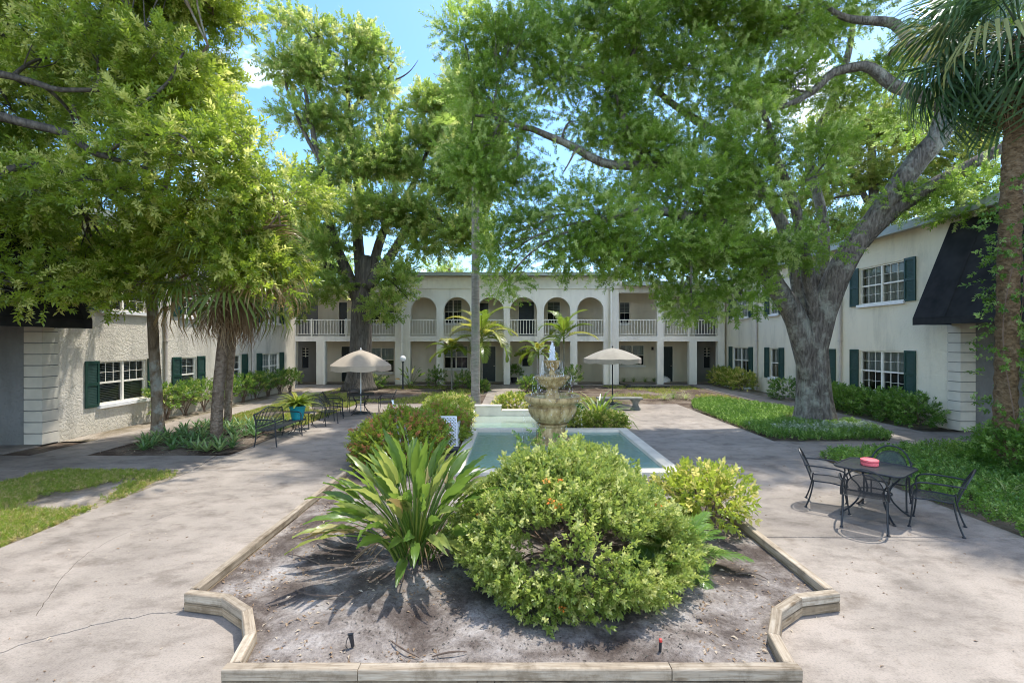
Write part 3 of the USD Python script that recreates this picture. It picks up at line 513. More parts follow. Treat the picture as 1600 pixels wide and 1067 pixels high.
for a, b, c, d, mt in doors:
    u0, u1 = xw(a), xw(b); m = MB(); FW.bx(m, u0 + 0.03, u1 - 0.03, -0.12, -0.08, c, d - 0.03)
    do = obj('door', m, M[mt], bb, label='white half glazed door' if mt == 'trim' else None)
    pn = MB()
    if mt == 'trim':
        FW.bx(pn, u0 + 0.17, u1 - 0.17, -0.085, -0.07, 1.0, 1.95); obj('door_glass', pn, M['dark_room'], do)
        q = MB(); FW.bx(q, u0 + 0.17, u1 - 0.17, -0.082, -0.065, 0.2, 0.85); obj('door_panel', q, M['trim'], do)
    else:
        for k in range(3):
            for s in (0, 1):
                ua = u0 + 0.12 + s * ((u1 - u0) / 2 - 0.07); FW.bx(pn, ua, ua + (u1 - u0) / 2 - 0.17, -0.085, -0.068, c + 0.15 + k * 0.7, c + 0.7 + k * 0.7)
        obj('door_panel', pn, M['door'], do)
    k = MB(); xk = u1 - 0.12; k.add(*(lambda s: (s.vertices * 0.035 + [xk, YW + 0.05, c + 1.0], s.faces))(trimesh.creation.icosphere(1))); obj('knob', k, M['coping'], do)
    fr = MB()
    for p0, p1, q0, q1 in ((u0, u0 + 0.03, c, d), (u1 - 0.03, u1, c, d), (u0 + 0.03, u1 - 0.03, d - 0.03, d)): FW.bx(fr, p0, p1, -0.1, 0.02, q0, q1)
    obj('door_frame', fr, M['trim'], do)
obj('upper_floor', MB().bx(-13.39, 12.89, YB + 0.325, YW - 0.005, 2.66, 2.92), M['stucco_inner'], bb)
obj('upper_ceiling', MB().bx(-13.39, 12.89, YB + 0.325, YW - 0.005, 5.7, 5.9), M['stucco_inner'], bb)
obj('end_wall', MB().bx(-14.2, -14.0, YB, 36, -0.3, 5.95).bx(13.6, 13.8, YW, 36, -0.3, 5.95).bx(-14, 13.6, 35.8, 36, -0.3, 5.95), M['stucco_back'], bb)
rf = obj('roof', MB().bx(-14.4, xb(612) - 0.01, YB - 0.6, 36.2, 5.96, 6.16).bx(xb(972) + 0.01, 13.9, YB - 0.6, 36.2, 5.96, 6.16).bx(xb(612), xb(972), YB - 0.5, 36.2, 6.545, 6.66), M['roof'], bb)
obj('fascia', MB().bx(xb(612) - 0.05, xb(972) + 0.05, YB - 0.56, YB - 0.505, 6.52, 6.72).bx(-14.4, xb(612) - 0.06, YB - 0.65, YB - 0.605, 5.92, 6.19).bx(xb(972) + 0.06, 13.9, YB - 0.65, YB - 0.605, 5.92, 6.19), M['fascia'], rf)
for x in np.arange(xb(614), xb(970) - 0.2, 0.30): obj('siding_board', MB().bx(x, x + 0.29, YB - 0.035, YB - 0.004, 5.86, 6.51), M['trim'], bb)
obj('siding_ledge', MB().bx(xb(612), xb(972), YB - 0.06, YB - 0.003, 5.80, 5.855), M['trim'], bb)
def railing(a, b):
    u0, u1 = xb(a) + 0.01, xb(b) - 0.01; r = obj('railing', MB().bx(u0, u1, YB + 0.08, YB + 0.13, 3.88, 3.94), M['trim'], bb); obj('bottom_rail', MB().bx(u0, u1, YB + 0.085, YB + 0.125, 3.02, 3.06), M['trim'], r); n = max(2, int(round((u1 - u0) / 0.175)))
    for k in range(n): x = u0 + (k + 0.5) * (u1 - u0) / n; obj('baluster', MB().bx(x - 0.016, x + 0.016, YB + 0.09, YB + 0.12, 3.06, 3.88), M['trim'], r)
for a, b in low + [(462, 486), (486, 540), (540, 617), (967, 1027), (1037, 1077), (1077, 1122)]: railing(a, b)
for px in (486, 540): obj('railing_post', MB().bx(xb(px) - 0.04, xb(px) + 0.04, YB + 0.06, YB + 0.14, 2.93, 3.98), M['trim'], bb)
for px in (1077,): obj('railing_post', MB().bx(xb(px) - 0.04, xb(px) + 0.04, YB + 0.06, YB + 0.14, 2.93, 3.98), M['trim'], bb)
for px in (628.5, 954, 508): pipe(bb, xb(px), YB - 0.08, 0, 5.9 if px != 508 else 2.6, 0.07, 'trim')
lamp = MB().bx(xw(1019) - 0.06, xw(1019) + 0.06, YW - 0.12, YW - 0.002, 2.05, 2.25); obj('wall_lamp', lamp, M['black_iron'], bb)

# ------------------------------------------------------------------ the timber planter
pl = thing('timber_planter', 'low planter of two stacked courses of weathered timbers round the sandy bed', 'planter')
TH = 0.086
def timber(p0, p1, z, m, trim=0.003, seed=0):
    p0, p1 = np.array(p0, float), np.array(p1, float); d = p1 - p0; L = np.linalg.norm(d); r = np.random.default_rng(seed)
    mb = MB().cb(trim, L - trim, -TH / 2, TH / 2, 0, TH, 0.007); v, f = mb.arrays()
    obj('timber', (v, f), m, pl, loc=(p0[0], p0[1], z + r.uniform(0, 0.003)), rotz=math.atan2(d[1], d[0]) + r.normal(0, 0.002))
sd = 0
def run(p0, p1, cuts, course):
    global sd
    p0, p1 = np.array(p0, float), np.array(p1, float); ts = [0, *cuts, 1]
    for a, b in zip(ts[:-1], ts[1:]):
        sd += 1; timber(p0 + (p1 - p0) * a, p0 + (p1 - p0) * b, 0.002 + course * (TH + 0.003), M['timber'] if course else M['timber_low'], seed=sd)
for c in (0, 1):
    o = 0.0 if c else 0.012
    run((-2.15, BF), (2.15, BF), (0.235, 0.775) if c else (0.44, 0.47, 0.9), c)
    run((-BX, BF + NR + 0.05), (-BX, 8.5), (0.52,) if c else (0.3, 0.8), c); run((BX, BF + NR + 0.05), (BX, 8.5), (0.55,) if c else (0.35, 0.75), c)
    for nt in (notchL, notchR):
        pts = [np.array(p) for p in nt]
        pts[0] = pts[0] + [0, 0.05]; ext_ = pts[-1] + [(-0.02 if nt is notchL else 0.02), 0]
        pts = pts[:-1] + [ext_]
        for a, b in zip(pts[:-1], pts[1:]):
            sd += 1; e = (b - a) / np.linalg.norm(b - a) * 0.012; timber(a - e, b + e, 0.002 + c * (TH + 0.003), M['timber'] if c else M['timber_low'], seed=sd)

# ------------------------------------------------------------------ pool and fountain
po = thing('fountain_pool', 'pale tiled fountain pool with stone coping and a raised upper basin', 'pool')
CT, CW, WZ = 0.13, 0.27, 0.055
def ring(x0, y0, x1, y1, sides):
    for s in sides:
        if s in 'fb':
            y = y0 if s == 'f' else y1 - CW; n = max(1, round((x1 - x0) / 0.9)); xs = np.linspace(x0, x1, n + 1)
            for a, b in zip(xs[:-1], xs[1:]): obj('coping_stone', MB().cb(a + 0.003, b - 0.003, y, y + CW, -0.03, CT, 0.012), M['coping'], po)
        else:
            x = x0 if s == 'l' else x1 - CW; n = max(1, round((y1 - y0 - 2 * CW) / 0.9)); ys = np.linspace(y0 + CW, y1 - CW, n + 1)
            for a, b in zip(ys[:-1], ys[1:]):
                mb = MB().cb(0, b - a - 0.006, -CW / 2, CW / 2, -0.03, CT, 0.012).moved(rotz(PI / 2), (x + CW / 2, a + 0.003, 0)); obj('coping_stone', mb, M['coping'], po)
ring(-1.22, 8.62, 3.28, 13.05, 'fblr')
obj('basin', MB().bx(-1.22, -1.1, 8.62, 13.05, -0.6, -0.035).bx(3.16, 3.28, 8.62, 13.05, -0.6, -0.035).bx(-1.1, 3.16, 8.62, 8.74, -0.6, -0.035).bx(-1.1, 3.16, 12.93, 13.05, -0.6, -0.035), M['pool_wall'], po)
obj('pool_floor', MB().bx(-1.1, 3.16, 8.74, 12.93, -0.6, -0.52), M['pool_floor'], po)
obj('water', MB().add([(-1.0, 8.84, WZ), (3.06, 8.84, WZ), (3.06, 12.83, WZ), (-1.0, 12.83, WZ)], [[0, 1, 2, 3]]), M['water'], po)
ub = MB().bx(-1.22, -0.36, 15.2, 15.42, -0.3, 0.42).bx(-0.358, 0.80, 15.2, 15.40, -0.3, 0.27); obj('upper_back_wall', ub, M['coping'], po)
obj('upper_cap', MB().cb(-1.25, -0.35, 15.17, 15.45, 0.422, 0.47, 0.01).cb(-0.345, 0.83, 15.17, 15.43, 0.272, 0.315, 0.01), M['coping'], po)
v = np.array([(x, y, z) for y, zt in ((13.0, 0.15), (15.17, 0.30)) for x in (0.78, 1.03) for z in (-0.3, zt)], float)
obj('upper_side_wall', MB().add(v, [[0, 1, 3, 2], [4, 6, 7, 5], [0, 4, 5, 1], [2, 3, 7, 6], [1, 5, 7, 3]]), M['coping'], po)
obj('upper_floor', MB().bx(-1.22, 0.78, 13.05, 15.2, -0.25, -0.10), M['pool_floor'], po)
obj('upper_water', MB().add([(-1.2, 13.052, 0.115), (0.775, 13.052, 0.115), (0.775, 15.19, 0.115), (-1.2, 15.19, 0.115)], [[0, 1, 2, 3]]), M['shallow'], po)
obj('upper_left_wall', MB().bx(-1.34, -1.225, 13.06, 15.4, -0.2, 0.30), M['coping'], po)
FX, FY = 1.02, 11.55
fo = thing('stone_fountain', 'three tiered mossy stone fountain with fluted bowls standing in the pool', 'fountain', (FX, FY, 0))
def fluted(prof, sides, n, amp, z0, z1):
    m = MB().lathe(prof, sides); v, f = m.arrays(); a = np.arctan2(v[:, 1], v[:, 0]); w = ((v[:, 2] > z0) & (v[:, 2] < z1)).astype(float)
    k = 1 + amp * w * np.abs(np.sin(a * n / 2)); v[:, :2] *= k[:, None]; return v, f
obj('pedestal', MB().lathe([(0.0, -0.52), (0.50, -0.52), (0.50, 0.10), (0.47, 0.14), (0.42, 0.17), (0.37, 0.24), (0.33, 0.36), (0.33, 0.45), (0.38, 0.50), (0.38, 0.53), (0.33, 0.56), (0.0, 0.56)], 32), M['fountain'], fo, smooth=40)
obj('lower_bowl', fluted([(0.30, 0.55), (0.42, 0.59), (0.52, 0.70), (0.585, 0.84), (0.60, 0.95), (0.56, 1.0), (0.60, 1.04), (0.66, 1.08), (0.70, 1.13), (0.71, 1.20), (0.69, 1.235), (0.64, 1.235), (0.60, 1.18), (0.3, 1.12), (0, 1.11)], 96, 28, 0.035, 0.6, 0.96), M['fountain'], fo, smooth=40)
obj('middle_stem', MB().lathe([(0.0, 1.10), (0.20, 1.10), (0.19, 1.26), (0.15, 1.33), (0.14, 1.40), (0.18, 1.44), (0, 1.45)], 24), M['fountain'], fo, smooth=40)
obj('middle_bowl', fluted([(0.14, 1.43), (0.24, 1.46), (0.31, 1.53), (0.35, 1.60), (0.39, 1.63), (0.44, 1.67), (0.45, 1.71), (0.43, 1.735), (0.40, 1.73), (0.36, 1.69), (0, 1.66)], 72, 22, 0.04, 1.45, 1.62), M['fountain'], fo, smooth=40)
obj('upper_stem', MB().lathe([(0.0, 1.66), (0.14, 1.66), (0.11, 1.74), (0.075, 1.80), (0.075, 1.86), (0.10, 1.9), (0, 1.905)], 20), M['fountain'], fo, smooth=40)
obj('upper_bowl', fluted([(0.07, 1.89), (0.13, 1.91), (0.165, 1.98), (0.18, 2.05), (0.215, 2.08), (0.225, 2.11), (0.21, 2.125), (0.18, 2.11), (0, 2.09)], 60, 18, 0.05, 1.9, 2.06), M['fountain'], fo, smooth=40)
for nm, z, r in (('bowl_water', 1.195, 0.62), ('bowl_water', 1.705, 0.385), ('bowl_water', 2.115, 0.19)):
    obj(nm, MB().lathe([(0, z), (r, z)], 32), M['water'], fo)
sp = MB(); r_ = np.random.default_rng(3)
for k in range(520):
    h = r_.random() ** 0.8; a = r_.random() * 2 * PI; rad = 0.004 + 0.085 * math.sin(PI * h) ** 0.7 * r_.random() ** 0.6 + 0.09 * (h < 0.18) * r_.random()
    s = trimesh.creation.icosphere(0); sp.add(s.vertices * r_.uniform(0.004, 0.012) * [1, 1, 1.8] + [rad * math.cos(a), rad * math.sin(a), 2.11 + (0.30 + 0.18 * r_.random()) * h], s.faces)
obj('water_jet', sp, M['spray'], fo, kind='stuff')
dr = MB()
for k in range(520):
    tier = r_.integers(3); R0, z0, z1 = ((0.70, 1.2, 0.06), (0.45, 1.72, 1.2), (0.22, 2.1, 1.7))[tier]; a = r_.random() * 2 * PI; h = r_.random(); rad = R0 + 0.03 + 0.05 * h
    s = trimesh.creation.icosphere(0); dr.add(s.vertices * r_.uniform(0.003, 0.006) * [1, 1, 3.5] + [rad * math.cos(a), rad * math.sin(a), z0 + (z1 - z0) * h], s.faces)
obj('falling_drops', dr, M['spray'], fo, kind='stuff')

# ------------------------------------------------------------------ foliage tools
def leaf_shape(L, Wd, fold=0.25, droop=0.12, m=0.45, seg=1):
    """a leaf along +x lying in xy, four triangles"""
    return np.array([[0, 0, 0], [m * L, 0, 0.02 * L], [m * L, Wd / 2, fold * Wd / 2], [m * L, -Wd / 2, fold * Wd / 2], [L, 0, -droop * L]]), np.array([[0, 3, 1], [0, 1, 2], [1, 3, 4], [1, 4, 2]])
def frames(d, rng, roll=0.5, up=(0, 0, 1.0)):
    d = nrm(d); n = np.asarray(up, float) - (d @ np.asarray(up, float))[:, None] * d
    bad = np.linalg.norm(n, axis=1) < 0.05; n[bad] = [1, 0, 0]; n = nrm(n); b = np.cross(n, d)
    a = rng.normal(0, roll, len(d)); n2 = np.cos(a)[:, None] * n + np.sin(a)[:, None] * b; b2 = np.cross(n2, d)
    return np.stack([d, b2, n2], 2)
def twig(n, stem, L, Wd, seed, spread=0.9, start=0.15, rad=0.004, flat=0.0, lv=0.25):
    """a twig along +x with n leaves"""
    r = np.random.default_rng(seed); mb = MB()
    bend = r.normal(0, 0.10, 2) * stem
    st = lambda t: np.array([stem * t, bend[0] * t * t, bend[1] * t * t])
    if rad: mb.add(*tube_arrays([st(0), st(0.5), st(1)], [rad, rad * 0.8, rad * 0.4], 3, False))
    for k in range(n):
        t = start + (1 - start) * (k + r.random() * 0.6) / n; az = k * 2.4 + r.normal(0, 0.3); sp = spread * (1.15 - 0.55 * t) + r.normal(0, 0.12)
        d = np.array([math.cos(sp), math.sin(sp) * math.cos(az), math.sin(sp) * math.sin(az) * (1 - flat) + 0.1])
        l = L * r.uniform(0.75, 1.15) * (0.8 + 0.3 * t); v, f = leaf_shape(l, Wd * r.uniform(0.8, 1.15), lv, r.uniform(0.02, 0.2))
        Rm = frames(d[None], r, 0.45)[0]; mb.add(v @ Rm.T + st(t), f)
    return mb
def scatter(parent, name, protos, matl, pos, fwd, scale, rng, roll=0.6, kind='stuff', mats=None, tall=None):
    path = numbered(path_of(parent), name); pi = UsdGeom.PointInstancer.Define(stage, path); targets = []
    for k, p in enumerate(protos):
        v, f = p.arrays() if isinstance(p, MB) else p
        usdkit.mesh(stage, f'{path}/sprig_{k:03d}', (v, f), mats[k] if mats else matl); targets.append(Sdf.Path(f'{path}/sprig_{k:03d}'))
    pi.CreatePrototypesRel().SetTargets(targets); n = len(pos)
    q = Rotation.from_matrix(frames(fwd, rng, roll)).as_quat()
    pi.CreateProtoIndicesAttr(Vt.IntArray.FromNumpy(rng.integers(0, len(protos), n).astype(np.int32)))
    pi.CreatePositionsAttr(Vt.Vec3fArray.FromNumpy(np.ascontiguousarray(pos, np.float32)))
    pi.CreateOrientationsAttr(Vt.QuathArray([Gf.Quath(float(a[3]), float(a[0]), float(a[1]), float(a[2])) for a in q]))
    s = np.broadcast_to(np.asarray(scale, float).reshape(-1, 1), (n, 3)).astype(np.float32).copy()
    pi.CreateScalesAttr(Vt.Vec3fArray.FromNumpy(s))
    return setd(pi.GetPrim(), kind=kind)
def rdir(rng, n): return nrm(rng.normal(size=(n, 3)))
def bark_jitter(flutes=0, famp=0.0, namp=0.06, sc=3.0, seed=0, flare=None):
    def f(p, ang):
        P = p[:, None] * [1, 1, 0.25] + np.stack([np.cos(ang), np.sin(ang), 0 * ang], -1)[None] * 0.6
        k = 1 + namp * 2 * (meshkit.fbm(P * sc, 3, seed) - 0.5)
        if flutes: k = k + famp * np.cos(flutes * ang + 0.9 * np.sin(p[:, 2:3] * 0.7))
        if flare is not None: h0, hh, amp, nl = flare; w = np.clip(1 - (p[:, 2:3] - h0) / hh, 0, 1) ** 2; k = k + w * amp * (0.55 + 0.45 * np.cos(nl * ang + 1.3))
        return k
    return f
def limb_curve(spec, n):
    """spec: (px, py, depth, radius) along the limb"""
    pts = np.array([[*W(a, b, c), r] for a, b, c, r in spec]); return curve(pts, n)
def tree(name, label, cat, trunk, limbs, blobs, barkm, leafm, protos, seed, sub_r=0.5, subs=16, twigs=22, tw_scale=1.0, trunk_sides=24, flare=None, flutes=0, famp=0, group=None, wig=0.12, thin=0.02, aspect=0.62, droop=0.0, gap=0.0, top=None):
    r = np.random.default_rng(seed); tc = limb_curve(trunk, 26); base = tc[0, :3].copy(); base[2] = 0.0
    t = thing(name, label, cat, base, 0, group); nodes = [tc]
    v, f = tube_arrays(tc[:, :3] - base, tc[:, 3], trunk_sides, True, bark_jitter(flutes, famp, 0.05, 2.5, seed, flare)); obj('trunk', (v, f), barkm, t, smooth=True)
    for L in limbs:
        c = limb_curve(L, 22); s = c[:, :3] + (meshkit.noise(c[:, :3] * 1.4 + seed, 1)[:, None] - 0.5) * np.array([wig, wig, wig * 1.3]) * np.linspace(0, 1, 22)[:, None] * 2
        c[:, :3] = s; nodes.append(c); v, f = tube_arrays(s - base, c[:, 3], 12 if c[0, 3] > 0.08 else 7, True, bark_jitter(0, 0, 0.08, 4, seed)); obj('limb', (v, f), barkm, t, smooth=True)
    N = np.vstack([n[2:] for n in nodes]); kd = cKDTree(N[:, :3]); br = MB(); P, D, S = [], [], []
    for bi, b in enumerate(blobs):
        px, py, Y, rx, rz = b[:5]; c = W(px, py, Y); ns = max(3, int(subs * (rx * rx * rz) ** 0.66 / 1.6)); dist, i0 = kd.query(c)
        st = N[i0, :3]; mid = (st + c) / 2 + r.normal(0, 0.08, 3) * dist + [0, 0, 0.1 * dist]; r0 = min(N[i0, 3] * 0.7, 0.025 + 0.02 * dist)
        bc = curve(np.array([st, mid, c]), 7); br.add(*tube_arrays(bc - base, np.linspace(r0, 0.02, 7), 5, False))
        for k in range(ns):
            d = rdir(r, 1)[0]; d[2] = d[2] * 0.9 + 0.12; sc = c + d * np.array([rx, rx, rz]) * r.random() ** 0.42 * 0.9
            if meshkit.noise(sc[None] * 0.9 + 31.7 + seed)[0] < gap: continue
            q = bc[r.integers(2, 7)]; m = (q + sc) / 2 + r.normal(0, 0.1, 3) * np.linalg.norm(sc - q)
            br.add(*tube_arrays(curve(np.array([q, m, sc]), 5) - base, np.linspace(max(thin * 0.9, 0.012), 0.004, 5), 3, False))
            nt = int(twigs * r.uniform(0.6, 1.3)); dd = rdir(r, nt); off = dd * (r.random(nt) ** 0.45)[:, None] * sub_r * np.array([1, 1, aspect]) * r.uniform(0.75, 1.25)
            P.append(sc + off); D.append(dd + 0.5 * nrm(sc - c + 1e-6) + [0, 0, 0.15 - droop] + r.normal(0, 0.25, (nt, 3))); S.append(tw_scale * r.uniform(0.75, 1.2, nt))
    obj('branches', br, barkm, t, kind='stuff', smooth=True)
    P = np.vstack(P); scatter(t, 'crown', protos, leafm, P - base, np.vstack(D), np.concatenate(S), r)
    return t
def shrub(name, label, cat, c, rx, ry, rz, n, protos, leafm, seed, stems=8, base_z=0.0, group=None, lump=0.25, lumps=1.6, zlow=0.15, tw=1.0, stem_r=0.012, flowers=0, hollow=0.6, patchy=0.0, zc=0.45, stemm='twig', shape=None, taper=0.0, shoots=0):
    """a rounded bush: woody stems from one foot and sprigs through a lumpy shell"""
    r = np.random.default_rng(seed); c = np.array([c[0], c[1], base_z]); t = thing(name, label, cat, c, 0, group)
    P, D = [], []; got = 0
    while got < n:
        d = rdir(r, 4 * n); d = d[d[:, 2] > -0.75]; k = 1 + lump * 2 * (meshkit.fbm(d * lumps + seed, 3, seed) - 0.5)
        rad = hollow + (1 - hollow) * r.random(len(d)) ** 0.6
        p = d * (k * rad)[:, None] * [rx, ry, rz * (1 - zc)]; p[:, 2] += rz * zc; p[:, :2] *= (1 - taper * np.clip(p[:, 2] / rz - 0.25, 0, 1) ** 1.2)[:, None]; ok = p[:, 2] > zlow * rz
        if shape: ok &= shape(p)
        if patchy: ok &= meshkit.fbm(p * 2.1 + seed * 3, 3, seed + 5) > patchy + (-0.12 if 0 else 0)
        P.append(p[ok]); D.append(d[ok] + [0, 0, 0.35]); got += ok.sum()
    P, D = np.vstack(P)[:n], np.vstack(D)[:n]
    sc_ = tw * r.uniform(0.65, 1.3, n); P2 = P.copy()
    if shoots:
        i = r.choice(np.argsort(-np.linalg.norm(P / [rx, ry, rz], axis=1))[: n // 2], shoots, replace=False); P2[i] *= (1 + r.uniform(0.02, 0.11, shoots))[:, None]; D[i] = D[i] * 0.5 + [0, 0, 0.9]; sc_[i] *= 1.25
    scatter(t, 'foliage', protos, leafm, P2, D + r.normal(0, 0.3, D.shape), sc_, r)
    for k in range(stems):
        tip = P[r.integers(0, n)] * [0.85, 0.85, 0.92]; foot = np.array([r.normal(0, 0.06 * rx), r.normal(0, 0.06 * ry), -0.05]); mid = (foot + tip) / 2 + [*(r.normal(0, 0.08, 2) * rx), 0.1 * rz]
        obj('stem', MB().tube([foot, mid, tip], [stem_r, stem_r * 0.75, stem_r * 0.35], 5, 7), M[stemm], t)
    tg = MB()
    for k in range(min(90, stems * 8)):
        tip = P[r.integers(0, n)]; q = tip * r.uniform(0.35, 0.75) + [0, 0, 0.05]; tg.add(*tube_arrays([q, (q + tip) / 2 + r.normal(0, 0.05, 3) * rx, tip], [0.006, 0.004, 0.002], 3, False))
    obj('twigs', tg, M[stemm], t, kind='stuff')
    if flowers:
        out = np.argsort(-np.linalg.norm(P / [rx, ry, rz], axis=1) + r.normal(0, 0.12, n))[: n // 3]
        for k in range(flowers):
            q = P[r.choice(out)] * 1.06; fl = MB()
            for j in range(16):
                d = rdir(r, 1)[0]; d[2] = abs(d[2]); v, f = leaf_shape(0.034, 0.024, 0.3, 0.1); fl.add(v @ frames(d[None], r, 0.8)[0].T + d * 0.02, f)
            obj('flower', fl.moved(t=q), M['petal'], t)
    return t
tw_oak = [twig(22, 0.34, 0.09, 0.036, s, 1.2) for s in range(5)]
tw_left = [twig(19, 0.34, 0.115, 0.043, s, 1.2) for s in range(10, 15)]
tw_back = [twig(20, 0.48, 0.15, 0.07, s, 1.25) for s in range(20, 25)]
tw_bush = [twig(9, 0.13, 0.062, 0.034, s, 1.0, rad=0.002) for s in range(30, 35)]
tw_hedge = [twig(10, 0.20, 0.085, 0.045, s, 1.0, rad=0.003) for s in range(40, 45)]
tw_small = [twig(8, 0.10, 0.038, 0.024, s, 1.1, rad=0.0015) for s in range(50, 54)]
tw_cover = [twig(10, 0.11, 0.042, 0.026, s, 1.2, rad=0.0, start=0.0) for s in range(60, 64)]

# ------------------------------------------------------------------ the big oak on the right
tree('oak_tree', 'massive fluted oak with wide fork standing in ground cover right of the patio', 'tree',
    [(1273, 668, 14.6, .56), (1272, 640, 14.6, .52), (1270, 590, 14.6, .46), (1268, 540, 14.6, .43), (1266, 490, 14.6, .40), (1262, 462, 14.6, .36)],
    [[(1268, 585, 14.55, .30), (1282, 505, 14.5, .36), (1304, 440, 14.3, .36), (1330, 390, 14.2, .33), (1372, 335, 14, .30), (1425, 262, 13.6, .30), (1475, 195, 13.2, .27), (1487, 100, 13, .22), (1470, 20, 12.8, .18), (1450, -120, 12.6, .08)],
     [(1345, 380, 14.2, .24), (1400, 328, 13.8, .21), (1470, 282, 13.3, .18), (1560, 238, 12.6, .14), (1650, 200, 12, .07)],
     [(1264, 560, 14.75, .28), (1256, 490, 14.8, .28), (1246, 430, 14.9, .23), (1228, 365, 15.2, .2), (1185, 285, 15.5, .17), (1130, 215, 15.8, .16), (1060, 170, 16, .12), (990, 110, 16, .06)],
     [(1262, 590, 14.5, .28), (1247, 510, 14.35, .33), (1214, 450, 14.2, .29), (1170, 388, 13.9, .28), (1110, 345, 13.5, .19), (1040, 332, 13.2, .13), (950, 342, 13, .07)],
     [(1272, 540, 14.8, .25), (1281, 450, 14.95, .22), (1286, 340, 15.4, .16), (1262, 245, 15.8, .14), (1298, 165, 16.2, .14), (1330, 60, 16.4, .1), (1340, -80, 16.4, .05)],
     [(1480, 170, 13.1, .2), (1440, 150, 13.3, .19), (1400, 135, 13.4, .17), (1345, 105, 13.6, .14), (1310, 112, 13.8, .13), (1260, 150, 14, .1), (1200, 170, 14.2, .05)],
     [(1486, 95, 13, .18), (1445, 88, 13, .16), (1390, 35, 13.2, .13), (1330, 32, 13.4, .1), (1288, 5, 13.6, .05)],
     [(1195, 305, 15.4, .2), (1115, 262, 15.2, .18), (1030, 260, 15, .16), (950, 258, 14.8, .14), (890, 226, 14.6, .12), (830, 200, 14.4, .09), (740, 180, 14.2, .04)],
     [(1015, 258, 15, .13), (975, 190, 14.9, .1), (965, 140, 14.8, .08), (1000, 50, 14.8, .06), (1005, -60, 14.6, .03)],
     [(1272, 500, 14.3, .15), (1262, 430, 14.0, .19), (1244, 330, 13.6, .14), (1215, 250, 13.0, .1), (1190, 160, 12.6, .06)]],
    [(725, 60, 14.5, 0.7, 1.0), (740, 130, 14.6, 1.0, 1.1), (730, 230, 14.3, 0.9, 1.1), (800, 70, 14.6, 1.4, 1.2), (785, 170, 14.4, 1.3, 1.2), (800, 300, 14.2, 1.1, 1.4), (790, 400, 14.0, 0.7, 1.0), (835, 355, 14.1, 0.9, 1.2), (745, 300, 14.2, 0.9, 1.1), (900, 190, 15.2, 0.9, 0.7), (950, 220, 15.0, 1.2, 0.8), (1010, 240, 14.8, 1.2, 0.8), (880, 270, 14.5, 0.8, 0.7), (1290, 250, 13.5, 1.0, 0.8), (1210, 385, 13.3, 1.0, 0.75), (1262, 385, 13.2, 0.8, 0.6),  (985, 300, 14.6, 1.0, 0.7), (770, 250, 14.3, 1.1, 0.9), (790, 440, 13.9, 0.5, 0.5),
     (890, 30, 15, 1.8, 1.3), (870, 120, 15, 1.3, 1.0), (960, 60, 15, 1.8, 1.4), (950, 150, 15.2, 1.3, 1.0), (1050, 0, 15, 2.0, 1.4), (1080, 90, 15, 1.9, 1.4), (1140, 20, 15, 1.8, 1.3), (1020, 180, 15.3, 1.4, 1.0), (1150, 150, 14.8, 1.6, 1.2),
     (930, 340, 13.3, 1.5, 1.1), (905, 400, 13.1, 1.1, 0.7), (985, 400, 13.1, 1.5, 1.0), (1075, 310, 13.5, 1.6, 1.1), (1050, 400, 13.2, 1.4, 1.0), (1120, 400, 13.3, 1.3, 1.0), (1080, 480, 13.0, 0.9, 0.65), (1150, 470, 13.2, 0.9, 0.6), (1170, 300, 13.4, 1.4, 1.2), (1190, 230, 13.2, 1.2, 1.0),
     (1220, 60, 15, 1.6, 1.1), (1290, 40, 15.3, 1.3, 0.8), (1235, 140, 14.8, 1.2, 0.8), (1320, 150, 15, 1.1, 0.6), (1390, 100, 14.5, 1.1, 0.6), (1420, 190, 14.6, 0.9, 0.5), (1500, 335, 13.2, 1.0, 0.5), (1545, 300, 12.7, 1.1, 0.6), (1430, 320, 13.5, 0.6, 0.35),
     (900, -110, 15, 2.4, 1.5), (1100, -120, 15, 2.6, 1.6), (1300, -110, 14.8, 2.4, 1.4), (1470, -90, 13.2, 2.0, 1.2), (1560, 0, 12.5, 1.2, 1.0), (1080, 250, 14.4, 1.1, 0.6)],
    M['bark_oak'], M['lf_oak'], tw_oak, 11, sub_r=0.55, subs=27, twigs=32, trunk_sides=64, flare=(0.0, 0.9, 0.20, 6), flutes=9, famp=0.055, gap=0.33)

